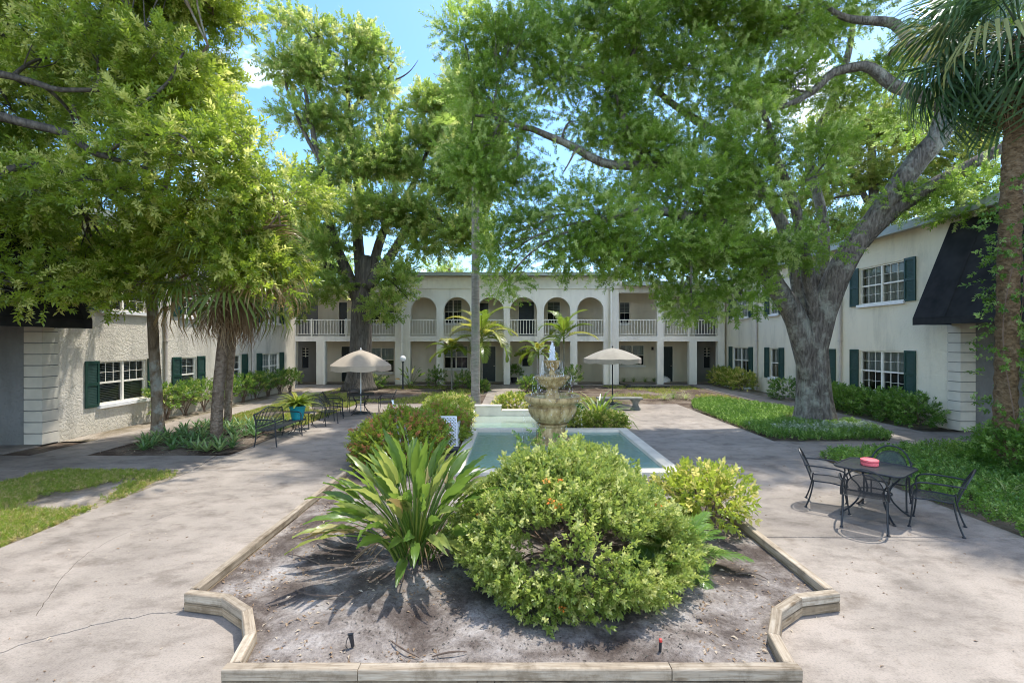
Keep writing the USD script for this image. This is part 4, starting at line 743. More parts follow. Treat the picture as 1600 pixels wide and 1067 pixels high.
# ------------------------------------------------------------------ left foreground trees
r_ = np.random.default_rng(5)
def grid_blobs(xs, ys, inside, depth, rr, jit=28):
    out = []
    for a in xs:
        for b in ys:
            x, y = a + r_.normal(0, jit), b + r_.normal(0, jit)
            if inside(x, y): out.append((x, y, r_.uniform(*depth), r_.uniform(*rr), r_.uniform(*rr) * 0.75))
    return out
def right_edge(y): return np.interp(y, [-200, 0, 60, 110, 170, 250, 330, 400, 470], [330, 345, 350, 372, 385, 430, 460, 455, 420])
ins = lambda x, y: x < right_edge(y) and y < np.interp(x, [-200, 0, 140, 250, 340, 430], [446, 446, 440, 445, 462, 425])
all_left = grid_blobs(range(-60, 480, 58), range(-150, 470, 58), ins, (9.3, 12.6), (0.75, 1.15))
tree('laurel_tree', 'leafy broadleaf tree with slender lichen spotted trunk beside the left walkway', 'tree',
    [(247, 688, 12.4, .175), (246, 640, 12.4, .135), (241, 560, 12.3, .125), (237, 470, 12.2, .12), (236, 400, 12.0, .115), (232, 300, 11.7, .11), (236, 180, 11.4, .08), (250, 40, 11.2, .04)],
    [[(237, 420, 12, .1), (280, 340, 11.2, .08), (340, 260, 10.6, .06), (400, 200, 10.2, .035)], [(236, 400, 12, .1), (190, 320, 11.2, .07), (150, 240, 10.6, .05), (120, 160, 10.2, .03)],
     [(234, 340, 11.8, .09), (270, 250, 11.2, .07), (290, 150, 10.8, .05), (330, 70, 10.4, .03)], [(238, 440, 12, .08), (300, 400, 11.3, .06), (380, 370, 10.8, .045), (450, 350, 10.5, .025)]],
    [b for b in all_left if b[0] > 190], M['bark_brown'], M['lf_left'], tw_left, 21, sub_r=0.5, subs=20, twigs=30, trunk_sides=16, flare=(0, 0.7, 0.25, 4), gap=0.27)
tree('laurel_tree', 'spreading broadleaf tree whose long bare limbs reach in from the left edge', 'tree',
    [(-150, 790, 7.4, .26), (-150, 600, 7.5, .22), (-145, 400, 7.8, .2), (-135, 250, 8.2, .17), (-120, 120, 8.6, .12), (-100, -60, 9, .06)],
    [[(-140, 300, 8, .14), (-60, 190, 8.6, .11), (0, 180, 9.0, .095), (60, 197, 9.2, .085), (110, 215, 9.3, .075), (165, 240, 9.5, .055), (235, 262, 9.7, .03)], [(-140, 260, 8.1, .13), (-60, 130, 8.8, .09), (0, 118, 9.2, .075), (60, 133, 9.4, .06), (150, 140, 9.6, .045), (240, 170, 9.9, .03)],
     [(-140, 320, 8, .12), (-40, 280, 8.8, .08), (60, 262, 9.4, .06), (140, 282, 9.7, .045), (230, 290, 10, .025)], [(165, 240, 9.5, .05), (230, 210, 9.2, .035), (275, 210, 9.0, .03), (300, 240, 8.9, .02)], [(210, 170, 9.7, .04), (260, 130, 9.6, .03), (290, 80, 9.6, .02)]],
    [b for b in all_left if b[0] <= 190], M['bark_dark'], M['lf_left'], tw_left, 22, sub_r=0.5, subs=20, twigs=30, trunk_sides=16, flare=(0, 0.7, 0.25, 4), gap=0.27)

# ------------------------------------------------------------------ tall oak before the arcade, and trees beyond the roofs
tree('oak_tree', 'tall dark barked oak behind the left parasol in front of the arcade', 'tree',
    [(562, 612, 24.6, .75), (562, 590, 24.6, .60), (564, 540, 24.6, .53), (565, 490, 24.6, .52), (568, 450, 24.6, .46), (572, 400, 24.6, .34)],
    [[(562, 475, 24.6, .36), (540, 420, 24.2, .28), (515, 350, 23.8, .2), (500, 250, 23.5, .15), (480, 160, 23.5, .1), (487, 60, 23.5, .05)], [(568, 470, 24.5, .36), (560, 380, 24.8, .28), (556, 280, 25.2, .2), (545, 170, 25.4, .13), (540, 80, 25.4, .06)],
     [(575, 450, 24.5, .34), (610, 400, 24, .24), (640, 360, 23.6, .18), (690, 345, 23.2, .12), (740, 350, 23, .06)], [(580, 440, 24.6, .3), (600, 360, 25, .22), (640, 300, 25.2, .16), (670, 230, 25.4, .1), (690, 150, 25.4, .05)],
     [(500, 250, 23.5, .12), (460, 170, 23.5, .08), (440, 70, 23.5, .04)], [(545, 180, 25.4, .1), (585, 130, 25.5, .07), (618, 95, 25.6, .03)], [(618, 125, 25.5, .05), (640, 112, 25.5, .03), (652, 95, 25.5, .01)], [(540, 430, 24.3, .2), (490, 410, 23.5, .13), (440, 420, 23, .06)],
     [(556, 290, 25.2, .15), (600, 220, 25.2, .1), (610, 160, 25.3, .05)]],
    [(428, 42, 23.6, .9, .9), (470, 40, 23.6, 1.0, .9), (500, 55, 23.6, 1.0, 1.0), (450, 100, 23.6, 1.3, 1.1), (500, 120, 23.6, 1.3, 1.1), (560, 60, 25.2, 1.1, .9), (595, 80, 25.4, 1.0, 1.0), (545, 120, 25.2, 1.3, .9), (590, 140, 25.4, 1.0, .8), (520, 185, 24.6, 1.3, .9), (470, 180, 23.6, 1.1, 1.0), (590, 200, 25, 1.2, .9),
     (545, 250, 24.2, 1.7, 1.4), (600, 260, 24.6, 1.7, 1.4), (500, 300, 23.4, 1.5, 1.5), (560, 330, 23.6, 1.7, 1.3), (640, 250, 25, 1.6, 1.5), (670, 180, 25.4, 1.5, 1.5), (650, 330, 23.8, 1.6, 1.2), (700, 280, 24.4, 1.6, 1.5), (715, 350, 23.2, 1.3, 1.1), (690, 220, 25.3, 1.3, 1.2), (500, 380, 23.4, 1.3, 1.2), (470, 440, 23, 1.0, 1.0), (620, 440, 23.4, 1.0, .9), (600, 480, 23.3, .7, .6), (640, 470, 23.4, .6, .6), (480, 480, 23, .7, .5), (530, 440, 23.8, .9, .8), (740, 300, 24, 1.3, 1.5), (715, 140, 25, 1.0, 1.2), (690, 370, 23.4, 1.4, .9), (650, 385, 23.5, 1.0, .7), (745, 230, 24.5, 1.3, 1.3), (735, 370, 23.2, 1.2, .9)],
    M['bark_dark'], M['lf_back'], tw_back, 31, sub_r=0.7, subs=19, twigs=28, trunk_sides=32, flare=(0, 1.8, 0.45, 5), flutes=6, famp=0.07, tw_scale=1.05, gap=0.34)
tree('shade_tree', 'bright yellow green tree showing over the right wing roof', 'tree',
    [(1370, 560, 32, .5), (1370, 400, 32, .4), (1365, 300, 32, .3), (1360, 200, 32, .2)],
    [[(1368, 340, 32, .22), (1330, 260, 32, .15), (1300, 180, 32, .08)], [(1366, 330, 32, .22), (1420, 270, 32, .15), (1450, 200, 32, .08)]],
    [(1300, 220, 32, 2.2, 1.6), (1350, 190, 32, 2, 1.5), (1400, 210, 32, 2.2, 1.6), (1450, 230, 32, 2, 1.6), (1330, 270, 32, 2.2, 1.5), (1400, 280, 32, 2.4, 1.4), (1460, 300, 32, 2, 1.4), (1280, 300, 32, 2, 1.4), (1510, 260, 31, 2.2, 1.8), (1560, 200, 31, 2.2, 2), (1290, 370, 32, 2, 1.2), (1340, 350, 32, 2, 1.2), (1250, 340, 32, 2, 1.4), (1390, 340, 32, 2, 1.2), (1320, 410, 32, 2, 1)],
    M['bark_dark'], M['lf_yellow'], tw_back, 41, sub_r=0.9, subs=9, twigs=20, tw_scale=1.3, gap=0.25)
for k, (px, lab, bl, sd) in enumerate([
    (700, 'round topped tree just showing over the arcade roof, left of the tall palm', [(690, 425, 44, 1.7, 1.0), (700, 440, 44, 2, 1.2)], 51),
    (1190, 'green tree filling the gap above the right passage behind the oak', [(1100, 400, 42, 3, 2), (1180, 390, 42, 3, 2.4), (1250, 400, 42, 3, 2), (1140, 340, 42, 2.6, 2)], 52),
    (470, 'green tree behind the left end of the arcade roof', [(430, 420, 40, 2.6, 2), (480, 400, 40, 2.8, 2.4), (520, 420, 40, 2.6, 1.8), (450, 340, 40, 2.4, 2)], 53)]):
    Yd = bl[0][2]; tree('shade_tree', lab, 'tree', [(px, 575, Yd, .4), (px, 470, Yd, .3), (px, 420, Yd, .2)], [], bl, M['bark_dark'], M['lf_back'], tw_back, sd, sub_r=1.0, subs=7, twigs=16, tw_scale=1.6, gap=0.2)

# ------------------------------------------------------------------ palms
def pinnate(L, n, lw, ll, droop, seed, lift=0.6, vee=0.5, twist=0.0, tipl=0.35):
    """a feather frond from the origin along +x, arching down; ll: longest leaflet"""
    r = np.random.default_rng(seed); t = np.linspace(0, 1, 14); a = lift - droop * t ** 1.3; dx = np.cos(a) * L / 13; dz = np.sin(a) * L / 13
    P = np.stack([np.r_[0, np.cumsum(dx[:-1])], 0.06 * L * r.normal() * t ** 2, np.r_[0, np.cumsum(dz[:-1])]], 1); rach = MB().tube(P, np.linspace(0.016, 0.004, 14) * (0.6 + L / 3), 4); lf = MB()
    for k in range(n):
        u = 0.16 + 0.84 * (k + 0.5) / n; i = u * 13; i0 = min(int(i), 12); p = P[i0] + (P[i0 + 1] - P[i0]) * (i - i0); T = nrm(P[i0 + 1] - P[i0]); N = nrm(np.cross(T, [0, 1, 0])); N = N if N[2] > 0 else -N
        l = ll * (math.sin(PI * min(1, 0.12 + 0.88 * u) ** 0.75) ** 0.6 * (1 - tipl * 0) + 0.05) * r.uniform(0.85, 1.1)
        for s in (-1, 1):
            d = nrm(T * (0.55 + 0.5 * u) + np.array([0, s, 0]) * 0.9 + N * (vee * (1 - 0.5 * u) + r.normal(0, 0.08))); q1 = p + d * l * 0.5; q2 = p + d * l + np.array([0, 0, -0.28 * l]); w = nrm(np.cross(d, N)) * lw / 2
            lf.add([p - w * 0.5, p + w * 0.5, q1 - w, q1 + w, q2], [[0, 1, 3], [0, 3, 2], [2, 3, 4]])
    return rach, lf
def fan(L, pet, n, seed, droop=0.5, fold=0.4):
    r = np.random.default_rng(seed); mb = MB(); mb.tube([(0, 0, 0), (pet * 0.5, 0, 0.04 * pet), (pet, 0, 0)], [0.022, 0.016, 0.012], 4)
    st = MB()
    for k in range(n):
        a = (k / (n - 1) - 0.5) * 2 * 2.35 + r.normal(0, 0.02); l = L * (0.72 + 0.28 * math.cos(a * 0.55)) * r.uniform(0.88, 1.06)
        d0 = np.array([math.cos(a), math.sin(a), 0.22 * math.cos(3 * a)]); p0 = np.array([pet, 0, 0]); p1 = p0 + d0 * l * 0.5; dr = droop * r.uniform(0.7, 1.35); p2 = p1 + nrm(d0 + [0, 0, -dr]) * l * 0.3; p3 = p2 + nrm(d0 * 0.6 + [0, 0, -dr * 2.6]) * l * 0.28
        s = np.array([-math.sin(a), math.cos(a), 0.0]); w = 0.021 * L
        st.add([p0, p1 - s * w, p1 + s * w, p1 + [0, 0, 0.012], p2 - s * w * 0.6, p2 + s * w * 0.6, p3], [[0, 1, 3], [0, 3, 2], [1, 4, 3], [3, 4, 5], [3, 5, 2], [4, 6, 5]])
    return mb, st
def euler(az, el): return rotz(az) @ np.array([[math.cos(el), 0, -math.sin(el)], [0, 1, 0], [math.sin(el), 0, math.cos(el)]])
def feather_palm(name, label, base, h, tr, n, L, ll, lw, matl, seed, nl=34, barkm='bark_grey', lean=(0, 0), els=(1.2, -0.3), droop=1.5, dead=0, lift=0.0, group=None, shaft=True, hang=1.0):
    r = np.random.default_rng(seed); t = thing(name, label, 'palm tree', base, 0, group); top = np.array([lean[0], lean[1], h])
    tc = curve(np.array([(0, 0, -0.05), (lean[0] * 0.3, lean[1] * 0.3, h * 0.5), top]), 30); v, f = tube_arrays(tc, np.interp(np.linspace(0, 1, 30), [0, 0.06, 0.3, 1], [tr * 1.35, tr * 1.08, tr, tr * 0.85]), 18, True, bark_jitter(0, 0, 0.04, 6, seed)); obj('trunk', (v, f), M[barkm], t, smooth=True)
    if shaft: obj('crownshaft', MB().tube([top - [0, 0, 0.02], top + [0, 0, 0.12 * L], top + [0, 0, 0.3 * L]], [tr * 0.9, tr * 1.0, tr * 0.45], 12, 6), M['lf_palm'], t, smooth=True)
    for k in range(n + dead):
        isd = k >= n; u = (k + 0.5) / n if not isd else 1.0; az = k * 2.399 + r.normal(0, 0.2); el = els[0] + (els[1] - els[0]) * u + r.normal(0, 0.08) if not isd else -1.2
        ra, lf = pinnate(L * r.uniform(0.85, 1.1), nl, lw, ll, droop * r.uniform(0.8, 1.2) * (hang if not isd else 0.3), seed * 50 + k, lift)
        Rm = euler(az, el); o = top + [0, 0, (0.26 * L if shaft else 0) * (1 - 0.6 * u)]
        fr = obj('frond', lf.moved(Rm, o), matl if not isd else M['lf_dead'], t, label='dead brown hanging frond' if isd else None); obj('rachis', ra.moved(Rm, o), M['lf_palm'] if not isd else M['lf_dead'], fr)
    return t
def sabal(name, label, base, h, tr, n, L, seed, leafm, dead=0, els=(1.3, -0.9), barkm='bark_palm', skirt=0, lean=(0, 0), droop=0.5, vine=False, group=None, filt=None):
    r = np.random.default_rng(seed); t = thing(name, label, 'palm tree', base, 0, group); top = np.array([lean[0], lean[1], h])
    tc = curve(np.array([(0, 0, -0.05), (lean[0] * 0.25, lean[1] * 0.25, h * 0.5), top]), 60); rad = np.interp(np.linspace(0, 1, 60), [0, 0.05, 0.2, 1], [tr * 1.25, tr * 1.05, tr, tr * 0.9])
    if barkm == 'bark_palm_rough': rad = rad * (1 + 0.06 * np.where(np.arange(60) % 2, 1, -1))
    v, f = tube_arrays(tc, rad, 20, True, bark_jitter(0, 0, 0.06, 7, seed)); obj('trunk', (v, f), M[barkm], t, smooth=35)
    for k in range(n + dead):
        isd = k >= n; u = (k + 0.5) / n if not isd else 1.0; az = k * 2.399 + r.normal(0, 0.2); el = els[0] + (els[1] - els[0]) * u + r.normal(0, 0.1) if not isd else r.uniform(-1.5, -0.85)
        if filt and not filt(az): continue
        pe, st = fan(L * r.uniform(0.85, 1.1) * (0.85 if isd else 1), L * r.uniform(0.6, 0.9) * (0.5 if isd else 1), 34, seed * 70 + k, droop * (0.25 if isd else 1))
        Rm = euler(az, el); o = top + np.array([math.cos(az), math.sin(az), 0]) * tr * 0.7 + [0, 0, 0.1 * L * (1 - u) - (0.25 * r.random() if isd else 0)]
        if isd: 
            v, f = st.arrays(); v[:, 1] *= 0.33; v[:, 0] *= 1.15; st = MB().add(v, f)
        fr = obj('frond', st.moved(Rm, o), leafm if not isd else M['lf_dead'], t, label='dead brown hanging frond' if isd else None); obj('stalk', pe.moved(Rm, o), leafm if not isd else M['lf_dead'], fr)
    return t, tc
p0 = G(338, 688); sabal('cabbage_palm', 'thick trunked fan palm with brown hanging skirt beside the left walkway', p0, 4.3, 0.14, 26, 1.35, 61, M['lf_sabal_left'], dead=26, els=(1.3, -0.7), barkm='bark_palm', lean=(0.6, -0.1), droop=0.9)
p1 = G(356, 666); sabal('cabbage_palm', 'slimmer fan palm half hidden behind the thick left palm trunk', p1, 5.2, 0.10, 14, 1.1, 62, M['lf_sabal_left'], dead=6, lean=(0.9, -0.5))
pr = np.array([9.75, 9.0, 0.0]); ps, pcv = sabal('cabbage_palm', 'vine covered fan palm at the right edge with drooping green fronds', pr, 8.6, 0.175, 46, 1.42, 63, M['lf_sabal'], dead=4, els=(1.2, -1.3), barkm='bark_palm_rough', lean=(0.32, 0), droop=1.3)
pq = G(743, 640); feather_palm('queen_palm', 'tall slim grey trunked palm beside the upper pool', pq, 10.6, 0.16, 14, 2.0, 0.6, 0.03, M['lf_back'], 71, nl=60, els=(1.2, -0.7), droop=1.7, dead=3, shaft=False)
def spalm(label, base, h, n, L, seed, tr=0.045, **k): return feather_palm('feather_palm', label, base, h, tr, n, L, L * 0.24, 0.05, M['lf_palm'], seed, nl=44, **k)
spalm('bushy yellow green palm behind the tall slim trunk before the dark door', G(753, 606), 2.35, 16, 2.5, 81, els=(1.35, 0.15), droop=1.75)
spalm('smaller yellow green palm left of the tall slim trunk by the arcade window', G(706, 607), 1.75, 10, 1.6, 82, els=(1.25, 0.2), droop=1.8)
spalm('upright yellow green palm behind the fountain, right of the water jet', G(881, 607), 2.5, 10, 2.0, 83, els=(1.45, 0.3), droop=1.6)
spalm('small yellow green palm left of the water jet by the white door', G(841, 617), 1.8, 11, 1.25, 84, els=(1.3, 0.1), droop=1.8, tr=0.055)

# ivy on the right palm trunk and the ivy mound at its foot
r_ = np.random.default_rng(91); iv = thing('ivy_vine', 'ivy climbing the palm trunk at the right edge', 'vine', pr)
n = 900; tt = r_.random(n) ** 1.3; z = 0.3 + 5.6 * tt; cxy = np.stack([np.interp(z, pcv[:, 2], pcv[:, i]) for i in (0, 1)], 1); a = np.where(r_.random(n) < 0.6, r_.normal(0.2, 0.9, n), r_.normal(-2.3, 0.8, n)); rr_ = 0.25 + np.abs(r_.normal(0, 0.13, n)); keep = meshkit.noise(np.stack([np.cos(a), np.sin(a), z * 1.4], 1) * 1.6, 3) > 0.42
P = np.stack([cxy[:, 0] + rr_ * np.cos(a), cxy[:, 1] + rr_ * np.sin(a), z], 1)[keep]; D = np.stack([np.cos(a), np.sin(a), r_.normal(-0.2, 0.5, n)], 1)[keep]
scatter(iv, 'foliage', tw_bush, M['lf_cover'], P, D, r_.uniform(0.9, 1.5, len(P)), r_)
for k in range(3):
    zz = np.linspace(0.1, 5.4 - k, 14); aa = (0.3, -2.2, -0.9)[k] + 0.4 * np.sin(zz * 1.3 + k); c_ = [np.interp(zz, pcv[:, 2], pcv[:, i]) for i in (0, 1)]; obj('stem', MB().tube(np.stack([c_[0] + 0.275 * np.cos(aa), c_[1] + 0.275 * np.sin(aa), zz], 1), 0.012, 4), M['twig'], iv)
shrub('ivy_mound', 'dark glossy ivy mound at the foot of the right palm', 'ivy', (9.85, 8.75), 0.75, 0.8, 0.85, 1100, tw_hedge, M['lf_cover'], 92, zlow=-0.05, zc=0.35, stems=6, tw=0.8)

# ------------------------------------------------------------------ hedges and shrubs along the walls
for k, (Yc, rx) in enumerate([(15.0, .5), (15.9, .5), (16.9, .5), (18.2, .55), (19.3, .5), (20.3, .55), (21.3, .55), (22.4, .6), (23.4, .55)]):
    w = ['first', 'second', 'third', 'fourth', 'fifth', 'sixth', 'seventh', 'eighth', 'ninth'][k]
    shrub('leggy_shrub', f'leggy shrub against the left wing wall, {w} from the near end', 'shrub', (-11.42, Yc), rx * 0.75, rx * 1.15, 1.1, 115, tw_hedge, M['lf_hedge'], 100 + k, stems=8, zlow=0.42, zc=0.64, stem_r=0.017, tw=1.1, hollow=0.3, lump=0.5, group='shrubs along the left wing')
for k in range(7):
    w = ['first', 'second', 'third', 'fourth', 'fifth', 'sixth', 'seventh'][k]
    shrub('hedge_shrub', f'clipped dark shrub under the near right wing window, {w} from the entrance', 'shrub', (12.42, 14.0 + k * 0.78), 0.5, 0.55, 0.88, 300, tw_hedge, M['lf_cover'], 120 + k, stems=5, zlow=0.12, group='hedge under the right wing windows', tw=0.95)
for k in range(4):
    w = ['nearest to', 'second from', 'third from', 'farthest from'][k]
    shrub('bright_shrub', f'bright clipped shrub by the far right wing window, {w} the downspout', 'shrub', (12.3, 24.3 + k * 0.9), 0.55, 0.6, 1.0, 240, tw_hedge, M['lf_varieg'], 130 + k, stems=5, zlow=0.15, group='bright shrubs by the right passage', tw=1.0)
shrub('small_shrub', 'lone small shrub under the single right wing window', 'shrub', (12.3, 20.6), 0.5, 0.5, 0.85, 140, tw_hedge, M['lf_cover'], 140, stems=6, zlow=0.1, tw=1.1)
for k, (px, py, h, rx, m, lab) in enumerate([(682, 604, 1.1, .5, 'lf_hedge', 'open leafy shrub before the arcade column left of the small palm'), (724, 606, .8, .5, 'lf_hedge', 'low leafy shrub under the arcade window behind the tall palm'), (893, 607, 1.2, .7, 'lf_hedge', 'loose tall shrub right of the fountain before the arcade'),
    (752, 611, .45, .4, 'lf_hedge', 'tiny shrub at the foot of the bushy yellow palm'), (824, 612, .7, .35, 'lf_hedge', 'small shrub beside the walk to the white door'), (586, 606, .6, .6, 'lf_sago', 'low fern like clump right of the tall oak trunk')]):
    g = G(px, py); shrub('leafy_shrub', lab, 'shrub', g, rx, rx, h, 120, tw_hedge, M[m], 150 + k, stems=6, zlow=0.1, tw=1.1, hollow=0.2)
# shrubs about the pool
shrub('mixed_hedge', 'big rounded hedge with reddish and green leaves left of the pool', 'hedge', (-2.4, 9.85), 0.95, 1.35, 1.02, 2600, tw_bush, M['lf_ixora'], 161, stems=12, zlow=0.0, zc=0.38, tw=1.1, lump=0.18)
shrub('mixed_hedge', 'reddish leaved hedge behind the white lattice screen', 'hedge', (-1.8, 11.6), 0.7, 0.85, 0.95, 1300, tw_bush, M['lf_ixora'], 162, stems=8, zlow=0.05, zc=0.45, tw=1.1, lump=0.18)
shrub('bright_hedge', 'bright yellow green shrub left of the upper pool wall', 'hedge', (-1.95, 13.9), 0.75, 0.9, 0.92, 900, tw_bush, M['lf_varieg'], 163, stems=8, zlow=0.0, tw=1.15)
shrub('bright_hedge', 'low clipped yellow green hedge behind the upper pool wall', 'hedge', (0.25, 16.2), 0.95, 0.5, 0.66, 900, tw_bush, M['lf_varieg'], 164, stems=8, zlow=0.0, tw=1.1)
shrub('bright_hedge', 'low lime shrub right of the fountain behind the pool coping', 'hedge', (2.7, 13.65), 0.75, 0.42, 0.42, 600, tw_bush, M['lf_varieg'], 165, stems=8, zlow=0.0, tw=1.1)
shrub('dark_shrub', 'dark blue green bush beside the fountain pedestal', 'shrub', (1.65, 14.0), 0.42, 0.45, 0.85, 450, tw_bush, M['lf_cover'], 166, stems=6, zlow=0.0, tw=1.1)
shrub('lime_shrub', 'small lime bush in front of the dark one by the fountain', 'shrub', (1.9, 13.5), 0.5, 0.35, 0.5, 350, tw_bush, M['lf_varieg'], 167, stems=6, zlow=0.0, tw=1.0)
# the round bush in the planter
BC = (0.66, 5.32)
shrub('round_bush', 'great dome of lime green leaves and small orange flowers in the planter', 'bush', BC, 1.28, 1.34, 1.22, 13500, tw_bush, M['lf_bush'], 171, stems=26, base_z=BEDZ, zlow=0.03, zc=0.24, lump=0.17, lumps=3.4, hollow=0.70, flowers=18, patchy=0.38, tw=0.68, stem_r=0.014, taper=0.42, shoots=600)
shrub('variegated_shrub', 'loose yellow variegated shrub right of the round bush at the pool corner', 'shrub', (2.66, 6.3), 0.58, 0.5, 0.76, 420, tw_bush, M['lf_varieg'], 172, stems=12, base_z=BEDZ, zlow=0.15, zc=0.5, hollow=0.35, lump=0.5, tw=1.25, stem_r=0.016)
for k, (px, py, h) in enumerate([(818, 715, .62), (838, 712, .72), (868, 716, .6)]):
    Y = 7.7; x = W(px, 700, Y)[0]; r_ = np.random.default_rng(180 + k); t = thing('leafy_sprout', ['left', 'middle', 'right'][k] + ' one of three leafy sprouts rising between the round bush and the pool', 'plant', (x, Y, BEDZ)); zz = r_.uniform(0.55, 1.0, 14) * (h + 0.30)
    scatter(t, 'foliage', tw_hedge, M['lf_hedge'], np.stack([r_.normal(0, 0.05, 14), r_.normal(0, 0.05, 14), zz], 1), np.stack([r_.normal(0, 1, 14), r_.normal(0, 1, 14), np.full(14, 0.7)], 1), r_.uniform(0.55, 0.8, 14), r_); obj('stem', MB().tube([(0, 0, -.05), (0.02, 0, 0.5), (0, 0, h + 0.30)], [0.01, 0.008, 0.004], 5, 6), M['twig'], t)

# bird of paradise
def blade(L, Wd, seed, droop=0.5, split=False):
    r = np.random.default_rng(seed); n = 9; t = np.linspace(0, 1, n); w = Wd / 2 * np.sin(PI * np.clip(t * 0.94 + 0.04, 0, 1) ** 0.75) ** 0.85; a = 0.12 - droop * t ** 1.5; P = np.stack([np.cumsum(np.cos(a)) / n * L, 0 * t, np.cumsum(np.sin(a)) / n * L], 1); P -= P[0]; tw_ = r.normal(0, 0.25) * t
    v, f = [], []
    for i in range(n):
        for s, up in ((-1, 0.42), (-0.5, 0.16), (0, 0), (0.5, 0.16), (1, 0.42)):
            o = np.array([0, s * w[i], abs(up) * w[i] + 0.012 * math.sin(i * 2.2 + s * 3 + seed)]); c_, s_ = math.cos(tw_[i]), math.sin(tw_[i]); v.append(P[i] + [0, o[1] * c_ - o[2] * s_, o[1] * s_ + o[2] * c_])
    for i in range(n - 1):
        for j in range(4): f.append([i * 5 + j, (i + 1) * 5 + j, (i + 1) * 5 + j + 1, i * 5 + j + 1])
    return np.array(v), np.array(f)
def bird_plant(label, c, n, h, L, Wd, seed, rad=0.3, dead=7, spread=1.0, name='bird_of_paradise'):
    r = np.random.default_rng(seed); t = thing(name, label, 'plant', c)
    for k in range(n):
        u = (k + 0.5) / n; az = k * 2.399 + r.normal(0, 0.25); out = u ** 0.7; lean = (0.10 + 1.05 * out * spread) * r.uniform(0.8, 1.15); hh = h * (1.0 - 0.30 * out) * r.uniform(0.82, 1.08); foot = np.array([rad * out * math.cos(az), rad * out * math.sin(az), -0.03]) * r.uniform(0.4, 1)
        foot[2] = -0.03; dirh = np.array([math.cos(az), math.sin(az), 0]); e1 = foot + dirh * math.sin(lean * 0.55) * hh * 0.5 + [0, 0, math.cos(lean * 0.55) * hh * 0.5]; e2 = e1 + dirh * math.sin(lean) * hh * 0.5 + [0, 0, math.cos(lean) * hh * 0.5]
        mt = M['lf_bird'] if r.random() > 0.05 else M['lf_bird_dry']; el = PI / 2 - lean * 1.15 - 0.1; v, f = blade(L * r.uniform(0.75, 1.12), Wd * r.uniform(0.75, 1.15), seed * 99 + k, 0.3 + 0.7 * out * r.random()); Rm = euler(az, el) @ np.array([[1, 0, 0], [0, math.cos(q := r.normal(0, 0.6)), -math.sin(q)], [0, math.sin(q), math.cos(q)]])
        lf = obj('leaf', (v @ Rm.T + e2, f), mt, t, smooth=True); obj('stalk', MB().tube([foot, e1, e2, e2 + Rm @ np.array([L * 0.12, 0, 0.01])], [0.013, 0.011, 0.008, 0.005], 5, 7), M['lf_bird'], lf)
    for k in range(dead):
        az = r.random() * 2 * PI; d = np.array([math.cos(az), math.sin(az), 0]); obj('dead_stalk', MB().tube([d * 0.1, d * 0.3 + [0, 0, 0.22], d * r.uniform(0.5, 0.75) + [0, 0, 0.03]], [0.010, 0.008, 0.005], 4, 7), M['lf_dead'], t)
    return t
bird_plant('large bird of paradise clump with long upright leaves on the left of the planter', (-1.16, 5.45, BEDZ), 132, 1.05, 0.62, 0.108, 191, rad=0.34, dead=26, spread=1.02)
bird_plant('small bird of paradise behind the white globe lamp post', G(641, 606), 16, 1.1, 0.5, 0.13, 192, rad=0.2, dead=3, spread=1.0)
def strap(n, L, Wd, seed, up=(1.3, 0.35), droop=0.9, sag=1.0):
    r = np.random.default_rng(seed); mb = MB()
    for k in range(n):
        az = k * 2.399; el = up[0] + (up[1] - up[0]) * (k + .5) / n; t = np.linspace(0, 1, 5); a = el - droop * t * t; l = L * r.uniform(0.75, 1.1); x = np.r_[0, np.cumsum(np.cos(a[1:]))] * l / 4; z = np.r_[0, np.cumsum(np.sin(a[1:]))] * l / 4; w = Wd / 2 * np.array([0.7, 1, 0.9, 0.6, 0.05])
        v = np.array([(x[i], s * w[i], z[i] + (0.25 * w[i] if s else 0)) for i in range(5) for s in (-1, 0, 1)]) @ rotz(az).T; mb.add(v, [[i * 3 + j, (i + 1) * 3 + j, (i + 1) * 3 + j + 1, i * 3 + j + 1] for i in range(4) for j in (0, 1)])
    return mb
# arching yellow green clump by the right of the fountain, cycad fronds in the planter, cast iron plants at left
def cycad(name, label, c, n, L, ll, lw, matl, seed, els=(1.2, 0.1), droop=0.9, nl=30, cat='plant', vee=0.4):
    r = np.random.default_rng(seed); t = thing(name, label, cat, c)
    for k in range(n):
        u = (k + 0.5) / n; az = k * 2.399 + r.normal(0, 0.2); ra, lf = pinnate(L * r.uniform(0.8, 1.1), nl, lw, ll, droop * r.uniform(0.7, 1.3), seed * 60 + k, 0.1, vee); Rm = euler(az, els[0] + (els[1] - els[0]) * u + r.normal(0, 0.08)); fr = obj('frond', lf.moved(Rm), matl, t); obj('rachis', ra.moved(Rm), matl, fr)
    return t
cycad('cycad', 'glossy cycad with arching fronds at the right foot of the round bush', (1.92, 5.25, BEDZ), 26, 0.72, 0.20, 0.017, M['lf_sago'], 201, (1.1, 0.05), 0.8, 34)
cycad('cycad', 'low cycad pressed against the front right of the round bush', (1.55, 4.95, BEDZ), 16, 0.5, 0.16, 0.015, M['lf_sago'], 202, (0.9, 0.05), 0.8, 28)
ac = thing('arching_clump', 'arching yellow green strap leaved clump between the fountain and the stone bench', 'plant', (2.75, 14.5, 0.03)); r_ = np.random.default_rng(203)
for k in range(58): obj('leaf', strap(1, 1.5 * r_.uniform(0.7, 1.15), 0.085, 700 + k, (1.5 - 1.05 * (k / 58), 1.5 - 1.05 * (k / 58)), r_.uniform(0.9, 1.5)).moved(rotz(k * 2.4), (0.12 * math.cos(k * 2.4), 0.12 * math.sin(k * 2.4), 0)), M['lf_palm'], ac)
